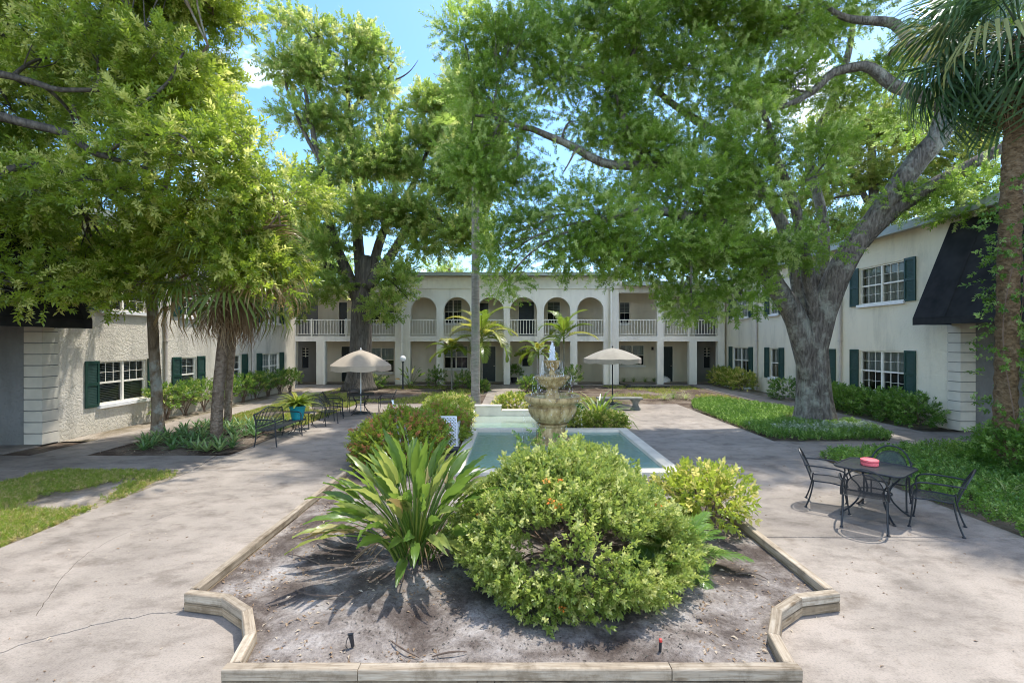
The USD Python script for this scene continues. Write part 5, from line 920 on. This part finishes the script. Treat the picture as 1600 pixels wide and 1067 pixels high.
cycad('sword_clump', 'dark strap leaved plant inside the yellow variegated shrub', (2.45, 6.3, BEDZ), 14, 0.7, 0.05, 0.03, M['lf_bird'], 204, (1.45, 0.9), 0.3, 8)
r_ = np.random.default_rng(210)
ag = [strap(13, 0.42, 0.05, s, (1.25, 0.35), 0.5) for s in range(4)]
pts = []
while len(pts) < 62:
    q = np.array([r_.uniform(-9.5, -6.6), r_.uniform(10.65, 14.0)])
    if q[0] > -7.2 and q[1] < 12.9 and q[1] > 11.05 and q[0] > -6.95: continue
    if q[1] < 11.3 and (q[0] < -8.95 or r_.random() < 0.55): continue
    if np.hypot(*(q - p0[:2])) < 0.38 or np.hypot(*(q - [-9.6, 12.4])) < 0.3 or np.hypot(*(q - p1[:2])) < 0.3: continue
    if all(np.hypot(*(q - p)) > 0.27 for p in pts): pts.append(q)
ap = None
for k, q in enumerate(sorted(pts, key=lambda q: q[1])):
    lab = 'pale green rosette plant in the mulch bed round the left palm trunks'
    if k < 4:
        t = thing('rosette_plant', lab, 'plant', (q[0], q[1], 0.02), r_.random() * 6, 'rosette plants under the left palms'); obj('leaves', ag[k], M['lf_agave'], t); ap = (ap or []) + [t]
    else: dup(ap[k % 4], (q[0], q[1], 0.02), r_.random() * 6)
# liriope clumps right
lg = [strap(46, 0.62, 0.014, s, (1.45, 0.5), 1.7) for s in range(20, 23)]; lp = []
for k, (x, y, s) in enumerate([(8.35, 7.75, 1), (8.9, 7.2, 1), (8.2, 8.4, 1), (8.95, 8.0, 1.1), (8.0, 7.35, .8), (8.65, 6.7, .9), (9.4, 6.9, 1), (8.5, 9.1, .9), (7.9, 8.05, .8), (9.0, 8.7, 1), (9.5, 7.6, 1), (9.2, 6.2, .9)]):
    lab = 'arching grassy clump in the ground cover below the right palm'
    if k < 3: t = thing('grass_clump', lab, 'plant', (x, y, 0.0), k, 'grassy clumps below the right palm'); obj('blades', lg[k], M['lf_sago'], t, kind='stuff'); lp.append(t)
    else: dup(lp[k % 3], (x, y, 0.0), k * 1.3)
for k, (x, y) in enumerate([(6.9, 20.6), (7.4, 20.9), (7.9, 20.7)]): dup(lp[k], (x, y, -0.03), k, 'grassy tuft in the mulch beyond the far ground cover, ' + ['left one', 'middle one', 'right one'][k], 'tufts in the far mulch')
for k, px in enumerate((975, 990, 1008, 1022)): dup(lp[k % 3], G(px, 597), k, 'pale strappy tuft at the arcade foot right of the parasol, ' + ['first', 'second', 'third', 'fourth'][k] + ' from the left', 'tufts at the arcade foot')

# ------------------------------------------------------------------ ground cover, lawn, litter
def in_poly(poly, n, r):
    x0, y0, x1, y1 = poly.bounds; out = np.zeros((0, 2))
    while len(out) < n:
        q = np.stack([r.uniform(x0, x1, 2 * n), r.uniform(y0, y1, 2 * n)], 1); out = np.vstack([out, q[shapely.contains_xy(poly, q[:, 0], q[:, 1])]])
    return out[:n]
def cover(name, label, cat, poly, n, protos, matl, seed, z=(0.0, 0.16), sc=(0.8, 1.3), up=0.9, keep=None, pale=None):
    r = np.random.default_rng(seed); q = in_poly(poly, n, r)
    if keep is not None: q = q[keep(q)]
    hgt = 0.45 + 0.9 * meshkit.fbm(np.c_[q * 1.1, q[:, 0] * 0], 4, seed); d = shapely.distance(poly.exterior, shapely.points(q)); e = np.clip(0.35 + d / 0.25, 0, 1)
    P = np.c_[q, (z[0] + (z[1] - z[0]) * r.random(len(q)) ** 0.6 * hgt) * e]; D = np.c_[r.normal(0, 1, (len(q), 2)) * (1 - up) * 2.2, np.full(len(q), up)]
    t = thing(name, label, cat, (0, 0, 0), kind='stuff')
    if pale:
        m = pale(q) > r.random(len(q)); scatter(t, 'pale_foliage', protos, M['lf_pale'], P[m] + [0, 0, 0.015], D[m], r.uniform(*sc, m.sum()), r); P, D = P[~m], D[~m]
    scatter(t, 'foliage', protos, matl, P, D, r.uniform(*sc, len(P)), r); return t
near_front = gc_near.intersection(sbox(6, 4.2, 12.5, 11))
cover('ground_cover', 'low glossy ground cover behind the dining chairs on the right', 'ground cover', near_front, 9500, tw_cover, M['lf_cover'], 221, (0.0, 0.2))
oakc = np.array([9.65, 14.6])
cover('ground_cover', 'bright ground cover patch round the big oak with whitish tips', 'ground cover', gc_far, 10500, tw_cover, M['lf_cover'], 222, (0.0, 0.2), keep=lambda q: np.hypot(*(q - oakc).T) > 0.95, pale=lambda q: 0.85 * np.clip(1.0 - np.abs(q[:, 1] - 12.75) / 0.7, 0, 1) * (meshkit.fbm(np.c_[q * 1.3, q[:, 0] * 0], 3, 5) > 0.47))
tuft = [strap(11, 0.085, 0.006, s, (1.4, 0.35), 0.9) for s in range(30, 34)]
tuft2 = [twig(9, 0.035, 0.032, 0.017, s, 1.25, rad=0, start=0) for s in range(70, 73)]
def patch(th, sc, seed): return lambda q: meshkit.fbm(np.c_[q * sc, q[:, 0] * 0], 4, seed) + 0.22 * (0) > th
lf = lawn_front.intersection(sbox(-9.5, 3.5, -6.3, 9.3)).buffer(-0.02)
def kf(q):
    n_ = meshkit.fbm(np.c_[q * 1.1, q[:, 0] * 0], 4, 8); band = 0.05 * np.exp(-((q[:, 1] - 7.4) / 0.55) ** 2); return n_ + 0.05 * np.random.default_rng(4).normal(size=len(q)) - 0.10 * np.exp(-shapely.distance(lf.exterior, shapely.points(q)) / 0.12) > 0.425 + band
cover('lawn', 'patchy worn lawn left of the patio', 'grass', lf, 16000, tuft + tuft2, M['lf_grass'], 223, (0.0, 0.012), (0.7, 1.3), 0.95, kf)
cover('lawn', 'lawn strip between the left walkway and the bench', 'grass', lawn_strip, 9000, tuft + tuft2, M['lf_grass'], 224, (0.0, 0.01), (0.9, 1.6), 0.95, patch(0.40, 0.8, 9))
back_l = sbox(-9.6, 19.3, -1.4, 26.5)
cover('rough_grass', 'thin grass on the bare ground before the arcade, left of the centre walk', 'grass', back_l, 6500, tuft, M['lf_grass'], 225, (-0.03, -0.02), (0.9, 1.5), 0.95, patch(0.52, 0.5, 10))
cover('rough_grass', 'thin dry grass on the bare ground before the arcade, right of the fountain', 'grass', sbox(0.8, 18.9, 10.4, 26.8), 7000, tuft, M['lf_grass'], 226, (-0.03, -0.02), (0.9, 1.5), 0.95, patch(0.54, 0.5, 12))
flat = [leaf_shape(0.055, 0.022, 0.4, 0.15), leaf_shape(0.04, 0.018, -0.5, -0.1), leaf_shape(0.07, 0.02, 0.5, 0.3)]
def litter(label, poly, n, seed, z, m='lf_litter', sc=(0.5, 1.1), keep=None):
    r = np.random.default_rng(seed); q = in_poly(poly, n, r)
    if keep: q = q[keep(q)]
    zz = z(q) if callable(z) else np.full(len(q), z); t = thing('leaf_litter', label, 'fallen leaves', kind='stuff'); scatter(t, 'dead_leaves', flat, M[m], np.c_[q, zz], np.c_[r.normal(0, 1, (len(q), 2)), r.normal(0, 0.12, len(q))], r.uniform(*sc, len(q)), r, roll=0.35)
def bedz(q):
    d = shapely.distance(bed_in.exterior, shapely.points(q)); return BEDZ + 0.11 * (meshkit.fbm(np.c_[q * 1.6, q[:, 0] * 0 + 3], 5, 3) - 0.5) * np.clip(d / 0.3, 0, 1) + 0.006
litter('small dry leaves scattered over the sandy planter soil', bed_in, 4200, 231, bedz, sc=(0.4, 1.2), keep=lambda q: meshkit.fbm(np.c_[q * 1.5, q[:, 0] * 0], 3, 2) > 0.43)
litter('dark crumbled leaf mulch under the round bush and bird of paradise', Point(0.1, 5.2).buffer(2.0).intersection(bed_in), 2600, 235, bedz, m='bark_dark', sc=(0.2, 0.7))
litter('stray brown leaves lying on the concrete patio', pav.intersection(sbox(-9, 3.4, 9, 18)), 800, 232, 0.006, sc=(0.4, 0.95))
litter('brown leaves on the mulch under the left palms', mulch_left, 600, 233, 0.035)
litter('brown leaves on the bare ground before the arcade', sbox(-9.6, 19, 10.4, 27).difference(sbox(-1.3, 18, .6, 28)), 1500, 234, -0.02, sc=(0.8, 1.5))
for k, pts_ in enumerate([[G(462, 924, BEDZ), G(500, 938, BEDZ), G(556, 937, BEDZ)], [G(612, 1000, BEDZ), G(630, 1015, BEDZ), G(655, 1027, BEDZ)], [G(675, 1025, BEDZ), G(705, 1022, BEDZ), G(730, 1019, BEDZ)], [G(450, 868, BEDZ), G(470, 874, BEDZ), G(500, 882, BEDZ)], [G(1150, 898, BEDZ), G(1180, 900, BEDZ), G(1200, 907, BEDZ)]]):
    b = np.array(pts_); z = bedz(b[:, :2]) + 0.012; b[:, 2] = z + [0.0, 0.02, 0.0]; lab = ['thick dark stick curved on the sand left of centre', 'slanting stick behind the front timber', 'pale stick lying along the front timber', 'thin stick by the left timber edge', 'dark twig near the right timber edge'][k]
    st = thing('fallen_stick', lab, 'stick', b[1]); obj('shaft', MB().tube(b - b[1], [0.006, 0.008, 0.004], 6, 9), M['stick'], st); obj('side_twig', MB().tube([b[0] * .6 + b[1] * .4 - b[1], b[0] - b[1] + [0.03, 0.08, 0.02]], [0.004, 0.002], 4), M['stick'], st)

# ------------------------------------------------------------------ patio furniture
def grid_surf(f, nu, nv):
    v = np.array([f(i / nu, j / nv) for i in range(nu + 1) for j in range(nv + 1)]); w = nv + 1
    return v, np.array([[i * w + j, (i + 1) * w + j, (i + 1) * w + j + 1, i * w + j + 1] for i in range(nu) for j in range(nv)])
def make_chair(label, loc, rz, group=None):
    """an iron armchair with a hooped mesh back, facing +x"""
    t = thing('iron_chair', label, 'chair', loc, rz, group); I = M['black_iron']
    seat = lambda u, v: (-0.21 + 0.43 * u, (v - 0.5) * 2 * (0.215 + 0.035 * u), 0.42 + 0.012 * u - 0.018 * math.sin(PI * u) * math.sin(PI * v) - (0.03 * max(0, u - 0.85) / 0.15))
    obj('seat', grid_surf(seat, 10, 8), M['mesh_iron'], t, smooth=True)
    rim = [seat(0, 0), seat(0.5, 0), seat(1, 0), seat(1, .5), seat(1, 1), seat(.5, 1), seat(0, 1)]; obj('seat_rim', MB().tube(rim, 0.011, 6), I, t)
    hoop = lambda a, k=1.0: (-0.22 - 0.17 * math.sin(a) ** 0.9 * k - 0.02, 0.265 * math.cos(a) * k, 0.44 + 0.43 * math.sin(a) ** 0.75 * k)
    obj('back_frame', MB().tube([hoop(a) for a in np.linspace(0.0, PI, 25)], 0.012, 6), I, t)
    obj('back_frame', MB().tube([hoop(a, 0.82) for a in np.linspace(0.02, PI - 0.02, 23)], 0.008, 5), I, t)
    def bk(u, v):
        y = (v - 0.5) * 2 * 0.212; z1 = 0.44 + 0.345 * max(0.0, 1 - (y / 0.217) ** 2) ** 0.42; z = 0.45 + (z1 - 0.45) * u; return (-0.245 - 0.14 * (z - 0.44) / 0.35 + 0.04 * (y / 0.21) ** 2 * 0.5, y, z)
    obj('backrest', grid_surf(bk, 8, 12), M['mesh_iron'], t, smooth=True)
    for s in (-1, 1):
        obj('arm', MB().tube([(-0.33, s * 0.25, 0.66), (-0.15, s * 0.285, 0.665), (0.05, s * 0.29, 0.66), (0.17, s * 0.285, 0.63), (0.215, s * 0.275, 0.55), (0.20, s * 0.26, 0.43)], 0.012, 6, 14), I, t)
        for e in ([(0.20, s * 0.26, 0.43), (0.215, s * 0.262, 0.2), (0.24, s * 0.27, 0.012)], [(-0.21, s * 0.24, 0.44), (-0.25, s * 0.245, 0.2), (-0.31, s * 0.255, 0.012)]):
            l = obj('leg', MB().tube(e, 0.012, 6, 7), I, t); q = e[-1]; obj('foot', MB().lathe([(0, 0), (0.022, 0), (0.022, 0.012), (0.012, 0.02), (0, 0.02)], 10, (q[0], q[1], 0)), I, l)
    return t
def rsq(h, c, n=6):
    out = []
    for k in range(4):
        a0 = k * PI / 2; cx, cy = (h - c) * math.copysign(1, math.cos(a0 + PI / 4)), (h - c) * math.copysign(1, math.sin(a0 + PI / 4)); out += [(cx + c * math.cos(a), cy + c * math.sin(a)) for a in np.linspace(a0, a0 + PI / 2, n)]
    return out
def make_table(label, loc, rz, h=0.40, top=0.715, group=None, hole_=False):
    t = thing('iron_table', label, 'table', loc, rz, group); I = M['black_iron']; o = rsq(h, 0.13)
    obj('tabletop', MB().prism(Polygon(o), top - 0.003, top), M['mesh_iron'], t); obj('table_rim', MB().tube([(x, y, top - 0.004) for x, y in o + o[:2]], 0.014, 6), I, t)
    obj('cross_bar', MB().bx(-h + 0.02, h - 0.02, -0.012, 0.012, top - 0.03, top - 0.006).bx(-0.012, 0.012, -h + 0.02, -0.013, top - 0.031, top - 0.007).bx(-0.012, 0.012, 0.013, h - 0.02, top - 0.031, top - 0.007), I, t)
    for k in range(4):
        a = PI / 4 + k * PI / 2; d = np.array([math.cos(a), math.sin(a)]); P = [(0.36, top - 0.02), (0.33, 0.55), (0.22, 0.42), (0.19, 0.33), (0.23, 0.22), (0.33, 0.10), (0.42, 0.03), (0.45, 0.014)]
        l = obj('leg', MB().tube([(d[0] * r, d[1] * r, z) for r, z in P], 0.013, 6, 18), I, t); obj('foot', MB().lathe([(0, 0), (0.024, 0), (0.024, 0.01), (0, 0.018)], 10, (d[0] * .45, d[1] * .45, 0)), I, l)
    obj('brace_ring', MB().tube([(0.2 * math.cos(a), 0.2 * math.sin(a), 0.34) for a in np.linspace(0, 2 * PI, 29)], 0.011, 6), I, t)
    return t
TC = np.array([5.47, 6.86])
make_table('square black mesh dining table with a pink tin on it', (*TC, 0), math.radians(35), h=0.42)
ch = make_chair('black iron chair left of the dining table with its hooped back to the pool', (5.02, 7.2, 0), math.radians(-33))
dup(ch, (5.02, 6.48, 0), math.radians(52), 'black iron chair nearest the camera, its back to us, tucked under the dining table')
dup(ch, (5.95, 6.42, 0), math.radians(134), 'black iron chair pulled out to the right of the dining table, seen side on')
dup(ch, (6.0, 7.28, 0), math.radians(222), 'black iron chair behind the dining table against the ground cover')
tn = thing('pink_tin', 'round pink tin lying on the black dining table', 'tin', (5.46, 6.95, 0.716)); obj('body', MB().lathe([(0, 0), (0.105, 0), (0.112, 0.01), (0.112, 0.05), (0.105, 0.055), (0, 0.055)], 28), M['pink'], tn, smooth=40); obj('lid', MB().lathe([(0.10, 0.056), (0.116, 0.06), (0.116, 0.085), (0.09, 0.097), (0, 0.1)], 28), M['pink'], tn, smooth=40)
# far set under the left parasol
UT = np.array([-5.45, 16.4])
make_table('black mesh table standing under the left beige parasol', (*UT, 0), math.radians(20), h=0.46)
dup(ch, (UT[0] - 0.75, UT[1] - 0.45, 0), math.radians(30), 'black iron chair on the near left side of the parasol table')
dup(ch, (UT[0] + 0.85, UT[1] + 0.15, 0), math.radians(190), 'black iron chair right of the parasol table, back to the hedge')
dup(ch, (UT[0] - 0.45, UT[1] + 0.8, 0), math.radians(-60), 'black iron chair behind the parasol table')
dup(ch, (-5.85, 14.3, 0), math.radians(-20), 'black iron chair between the fern pot and the parasol table')
dup(ch, (-6.0, 15.2, 0), math.radians(-10), 'second black iron chair in the row, nearer the parasol table')
st = thing('side_table', 'small low black iron side table next to the fern pot', 'table', (-6.1, 13.65, 0)); obj('tabletop', MB().lathe([(0, 0.47), (0.22, 0.47), (0.23, 0.478), (0.22, 0.486), (0, 0.486)], 20), M['black_iron'], st)
for k in range(4): a = k * PI / 2 + .4; obj('leg', MB().tube([(0.18 * math.cos(a), 0.18 * math.sin(a), 0.47), (0.07 * math.cos(a), 0.07 * math.sin(a), 0.25), (0.22 * math.cos(a), 0.22 * math.sin(a), 0.0)], 0.01, 5, 9), M['black_iron'], st)
ft = thing('plant_stand', 'low black iron stand carrying the teal fern pot', 'stand', (-6.12, 12.98, 0)); obj('tabletop', MB().lathe([(0, 0.36), (0.23, 0.36), (0.24, 0.37), (0.23, 0.38), (0, 0.38)], 20), M['black_iron'], ft)
for k in range(4): a = k * PI / 2 + .8; obj('leg', MB().tube([(0.2 * math.cos(a), 0.2 * math.sin(a), 0.36), (0.1 * math.cos(a), 0.1 * math.sin(a), 0.2), (0.26 * math.cos(a), 0.26 * math.sin(a), 0.0)], 0.011, 5, 9), M['black_iron'], ft)
fp = thing('fern_pot', 'glazed teal pot with a bushy bright fern beside the bench', 'potted plant', (-6.12, 12.98, 0.381)); obj('pot', MB().lathe([(0, 0), (0.14, 0), (0.17, 0.1), (0.205, 0.3), (0.225, 0.36), (0.23, 0.39), (0.205, 0.39), (0.19, 0.34), (0, 0.33)], 28), M['teal'], fp, smooth=40); obj('soil', MB().lathe([(0, 0.345), (0.19, 0.345)], 20), M['soil'], fp)
for k in range(52):
    r = np.random.default_rng(300 + k); ra, lf_ = pinnate(0.66 * r.uniform(0.7, 1.15), 22, 0.026, 0.075, 1.25, 300 + k, 0.1, 0.05); Rm = euler(k * 2.4, 1.3 - 0.95 * (k / 52) ** 0.8); fr = obj('frond', lf_.moved(Rm, (0, 0, 0.35)), M['lf_palm'], fp); obj('rachis', ra.moved(Rm, (0, 0, 0.35), 1.0), M['lf_palm'], fr)
# bench
be = thing('garden_bench', 'black iron garden bench with humped slatted back beside the left mulch bed', 'bench', (-6.06, 11.88, 0)); BL = 0.68; I = M['black_iron']
top = lambda y: 0.80 + 0.10 * math.exp(-(y / 0.33) ** 2)
obj('back_rail', MB().tube([(-0.30, y, top(y)) for y in np.linspace(-BL, BL, 25)], 0.014, 6), I, be); obj('back_rail', MB().bx(-0.245, -0.22, -BL, BL, 0.47, 0.50), I, be)
for y in np.linspace(-BL + 0.05, BL - 0.05, 21): obj('back_slat', MB().add([(-0.235 + a, y + b, 0.49) for a, b in ((-.004, -.013), (.004, -.013), (.004, .013), (-.004, .013))] + [(-0.30 + a, y + b, top(y) - 0.006) for a, b in ((-.004, -.013), (.004, -.013), (.004, .013), (-.004, .013))], [[0, 1, 5, 4], [1, 2, 6, 5], [2, 3, 7, 6], [3, 0, 4, 7], [0, 3, 2, 1], [4, 5, 6, 7]]), I, be)
for k, x in enumerate(np.linspace(-0.20, 0.22, 8)): obj('seat_slat', MB().cb(-BL, BL, -0.022, 0.022, 0, 0.012, 0.003).moved(rotz(PI / 2), (x, 0, 0.42 + 0.012 * math.cos(k))), I, be)
for s in (-1, 1):
    obj('seat_frame', MB().bx(-0.23, 0.245, s * (BL - 0.02) - 0.012, s * (BL - 0.02) + 0.012, 0.39, 0.418), I, be)
    obj('arm', MB().tube([(-0.275, s * BL, 0.66), (-0.05, s * BL, 0.67), (0.18, s * BL, 0.655), (0.24, s * BL, 0.60), (0.235, s * BL, 0.42)], 0.015, 6, 14), I, be)
    obj('leg', MB().tube([(0.235, s * BL, 0.42), (0.25, s * BL, 0.2), (0.27, s * BL, 0.0)], 0.015, 6, 6), I, be); obj('leg', MB().tube([(-0.30, s * BL, 0.81), (-0.24, s * BL, 0.45), (-0.25, s * BL, 0.2), (-0.29, s * BL, 0.0)], 0.015, 6, 10), I, be)
    obj('stretcher', MB().tube([(-0.25, s * (BL - .015), 0.2), (0.0, s * (BL - .1), 0.33), (0.25, s * (BL - .015), 0.2)], 0.009, 5, 8), I, be)
# parasols
def parasol(label, x, y, R, zr, zt, matl, polem, sc):
    t = thing('parasol', label, 'parasol', (x, y, 0)); n = 8; seg = 6; mb = MB(); prof = lambda u: zr + (zt - zr) * (1 - u ** 1.55)
    rings = []
    for i in range(9):
        u = 0.14 + 0.86 * i / 8; ring = []
        for k in range(n * seg):
            a = k * 2 * PI / (n * seg); ph = (k % seg) / seg; sag = 1 - 0.055 * math.sin(PI * ph); ring.append((R * u * sag * math.cos(a), R * u * sag * math.sin(a), prof(u) - 0.02 * math.sin(PI * ph) * u))
        rings.append(ring)
    V = np.array(rings).reshape(-1, 3); w = n * seg; F_ = [[i * w + j, (i + 1) * w + j, (i + 1) * w + (j + 1) % w, i * w + (j + 1) % w] for i in range(8) for j in range(w)]
    can = obj('canopy', (V, np.array(F_)), matl, t, smooth=25)
    va = V[-w:]; lo = va * [1.01, 1.01, 1] - [0, 0, 0.17]; lo[:, 2] -= np.array([0.025 * math.sin(PI * ((k % seg) / seg)) for k in range(w)]); obj('valance', (np.vstack([va * [1.004, 1.004, 1], lo]), np.array([[j, (j + 1) % w, w + (j + 1) % w, w + j] for j in range(w)])), matl, can)
    obj('vent_cap', MB().lathe([(0, zt + 0.015), (0.06, zt + 0.01), (0.16, zt - 0.035), (0.24, zt - 0.085), (0.25, zt - 0.11)], 16), matl, t, smooth=True)
    obj('pole', MB().tube([(0, 0, 0), (0, 0, zt + 0.03)], 0.022, 10), polem, t); obj('finial', MB().lathe([(0, zt + 0.10), (0.02, zt + 0.08), (0.03, zt + 0.05), (0.02, zt + 0.02)], 10), polem, t)
    for k in range(n): a = k * 2 * PI / n; d = np.array([math.cos(a), math.sin(a), 0]); r = obj('rib', MB().tube([d * R * u + [0, 0, prof(u) - 0.012] for u in np.linspace(0.03, 1, 8)], 0.008, 4), polem, t); obj('strut', MB().tube([d * 0.04 + [0, 0, zr - 0.1], d * R * 0.5 + [0, 0, prof(0.5) - 0.02]], 0.007, 4), polem, r)
    obj('runner', MB().lathe([(0.03, zr - 0.16), (0.05, zr - 0.14), (0.05, zr - 0.08), (0.03, zr - 0.06)], 12), polem, t)
    obj('base', MB().lathe([(0, 0.1), (0.05, 0.1), (0.06, 0.07), (0.24, 0.05), (0.26, 0.02), (0.26, 0), (0, 0)], 24), M['black_iron'], t, smooth=40)
    return t
parasol('faded beige parasol with scalloped edge over the left mesh table', UT[0], UT[1], 1.09, 1.76, 2.28, M['canvas'], M['sill'], 1)
u2 = W(957, 600, 19.0); parasol('greyish parasol on a black pole right of the fountain', u2[0], 19.0, 1.2, 1.9, 2.32, M['canvas_grey'], M['black_iron'], 1)
# lamp post, stone bench, white lattice screen, pump, pipes, path lights
lp_ = G(629.5, 608); la = thing('lamp_post', 'black garden lamp post with a white globe before the arcade', 'lamp post', lp_); obj('post', MB().lathe([(0, 0), (0.08, 0), (0.08, 0.05), (0.05, 0.1), (0.045, 0.2), (0.04, 1.42), (0.06, 1.46), (0.07, 1.5), (0, 1.51)], 12), M['black_iron'], la, smooth=40)
s_ = trimesh.creation.icosphere(3); obj('globe', (s_.vertices * 0.165 + [0, 0, 1.66], s_.faces), M['globe'], la, smooth=True)
sb = thing('stone_bench', 'small grey cast stone bench behind the arching clump', 'bench', (4.1, 17.4, 0)); obj('seat', MB().cb(-0.85, 0.85, -0.2, 0.2, 0.40, 0.475, 0.02), M['stone_grey'], sb)
for x in (-0.62, 0.62): obj('pedestal', (lambda m: (m[0] * [1, 0.8, 1] + [x, 0, 0], m[1]))(MB().lathe([(0, 0), (0.2, 0), (0.2, 0.05), (0.15, 0.09), (0.11, 0.18), (0.12, 0.26), (0.17, 0.33), (0.2, 0.36), (0.2, 0.398), (0, 0.398)], 16).arrays()), M['stone_grey'], sb, smooth=35)
ls = thing('lattice_screen', 'white lattice panel and low white picket screen at the pool corner', 'screen', (-1.3, 10.75, 0)); m = MB()
x0, x1, z0, z1 = -0.52, 0.0, 0.08, 0.80
obj('panel_frame', MB().bx(x0 - 0.03, x1, -0.015, 0.015, z1, z1 + 0.04).bx(x0 - 0.03, x0, -0.014, 0.014, 0.0, z1 - 0.001).bx(x1 - 0.03, x1, -0.014, 0.014, 0.0, z1 - 0.001), M['white_pvc'], ls)
R_ = sbox(x0, z0, x1 - 0.03, z1)
for k, o in ((1, 0.006), (-1, -0.006)):
    mb = MB()
    for c in np.arange(-1.5, 1.5, 0.075):
        L_ = LineString([(-1.5, c - k * 1.5), (1.5, c + k * 1.5)]).buffer(0.014).intersection(R_.buffer(0.001))
        if not L_.is_empty: mb.wall(L_, 'y', o - 0.003, o + 0.003)
    obj('lattice', mb, M['white_pvc'], ls)
for k in range(13): y = 0.05 + k * 0.118; obj('picket', MB().bx(-0.012, 0.008, y, y + 0.09, 0.02, 0.66), M['white_pvc'], ls)
obj('picket_rail', MB().bx(-0.030, -0.0125, 0.03, 1.6, 0.5, 0.56).bx(-0.030, -0.0125, 0.03, 1.6, 0.15, 0.21), M['white_pvc'], ls)
pu = thing('pool_pump', 'black pool pump with white pipe in front of the lattice', 'pump', (-1.56, 10.35, 0.03)); obj('body', MB().lathe([(0, 0), (0.10, 0), (0.11, 0.03), (0.11, 0.2), (0.09, 0.25), (0.06, 0.28), (0, 0.29)], 18), M['black_plastic'], pu, smooth=40); obj('motor', MB().tube([(0.08, 0, 0.1), (0.34, 0.05, 0.1)], 0.075, 12), M['black_plastic'], pu); obj('pipe', MB().tube([(-0.02, 0, 0.28), (-0.02, 0, 0.42), (-0.2, 0.1, 0.45), (-0.35, 0.12, 0.2)], 0.03, 8, 12), M['white_pvc'], pu)
for k, (a, b) in enumerate((((613.5, 626.6), (619, 655)), ((626, 635), (631, 658)))):
    q0, q1 = W(*a, 10.2), W(*b, 10.2); q1 = q0 + (q1 - q0) * 3.2; obj('shaft', MB().tube([q0 - q1, (0, 0, 0)], 0.022, 8), M['white_pvc'], (pp := thing('white_pipe', ['taller leaning white pipe standing in the mixed hedge, left one', 'shorter leaning white pipe standing in the mixed hedge, right one'][k], 'pipe', q1))); obj('end_cap', MB().tube([q0 - q1, q0 - q1 + [0, 0, 0.02]], 0.027, 8), M['white_pvc'], pp)
g = G(548, 1011, 0.07); pl1 = thing('spot_light', 'small black garden spotlight with wire bail near the front left timber', 'garden light', (g[0], g[1], 0.06)); obj('head', MB().tube([(0.018, 0, 0.02), (0.0, 0, 0.115)], [0.014, 0.02], 10), M['black_plastic'], pl1); obj('bail', MB().tube([(0.0, 0, 0.125), (-0.035, 0, 0.06), (-0.04, 0, 0.02), (-0.01, 0, 0.0), (0.02, 0, 0.02)], 0.0035, 5, 12), M['black_plastic'], pl1); obj('cap', MB().tube([(-0.024, 0, 0.118), (0.022, 0, 0.124)], 0.009, 8), M['black_plastic'], pl1)
g = G(1031, 1021, 0.07); pl2 = thing('sprinkler_riser', 'short black sprinkler riser with a red tip near the front right timber', 'sprinkler', (g[0], g[1], 0.05)); obj('riser', MB().tube([(0, 0, 0), (0.006, 0, 0.12)], [0.012, 0.011], 10), M['black_plastic'], pl2); obj('tip', MB().lathe([(0, 0.12), (0.014, 0.12), (0.013, 0.14), (0, 0.145)], 10, (0.006, 0, 0)), M['red'], pl2)
e = [G(963, 594), G(968, 600), G(985, 603), (6.5, 25.9, 0), (9.0, 26.0, 0)]; ed = thing('garden_edging', 'black plastic edging strip curving round the bed at the arcade foot', 'edging', e[1]); obj('strip', MB().tube(np.array(e) - e[1] + [0, 0, 0.03], 0.05, 6, 24), M['black_plastic'], ed); obj('end_stake', MB().bx(-0.03, 0.03, -0.03, 0.03, -0.05, 0.12), M['black_plastic'], ed)
rk = trimesh.creation.icosphere(3); v = rk.vertices * [0.42, 0.32, 0.27]; v = v * (1 + 0.35 * (meshkit.fbm(v * 5, 3, 4) - 0.5))[:, None]; obj('boulder', (v + [*G(1037, 597)[:2], 0.12], rk.faces), M['sill'], smooth=True, label='pale boulder at the foot of the right arcade column', cat='boulder')
dp = thing('door_plant', 'dark leafy potted plant beside the white glazed door', 'potted plant', (*W(803, 600, 28.6)[:2], 0.0)); obj('pot', MB().lathe([(0, 0), (0.16, 0), (0.22, 0.35), (0, 0.33)], 16), M['black_plastic'], dp)
r_ = np.random.default_rng(310); d = rdir(r_, 90); d[:, 2] = np.abs(d[:, 2]); scatter(dp, 'foliage', tw_hedge, M['lf_cover'], d * 0.4 + [0, 0, 0.5], d, r_.uniform(1, 1.4, 90), r_)
hb = thing('hanging_basket', 'brownish hanging basket of ferns under the arcade, left of the water jet', 'basket', W(821, 557, 27.9)); obj('bowl', MB().lathe([(0, -0.12), (0.2, -0.08), (0.28, 0.05), (0.26, 0.06), (0, 0.04)], 16), M['stick'], hb)
for k in range(3): obj('chain', MB().tube([(0.26 * math.cos(k * 2.1), 0.26 * math.sin(k * 2.1), 0.05), (0, 0, 0.75)], 0.008, 4), M['black_iron'], hb)
d = rdir(r_, 90); d[:, 2] = np.abs(d[:, 2]) * 0.5; scatter(hb, 'foliage', tw_hedge, M['lf_palm'], d * [0.42, 0.3, 0.3] + [0, 0, 0.06], d, r_.uniform(0.9, 1.3, 90), r_)
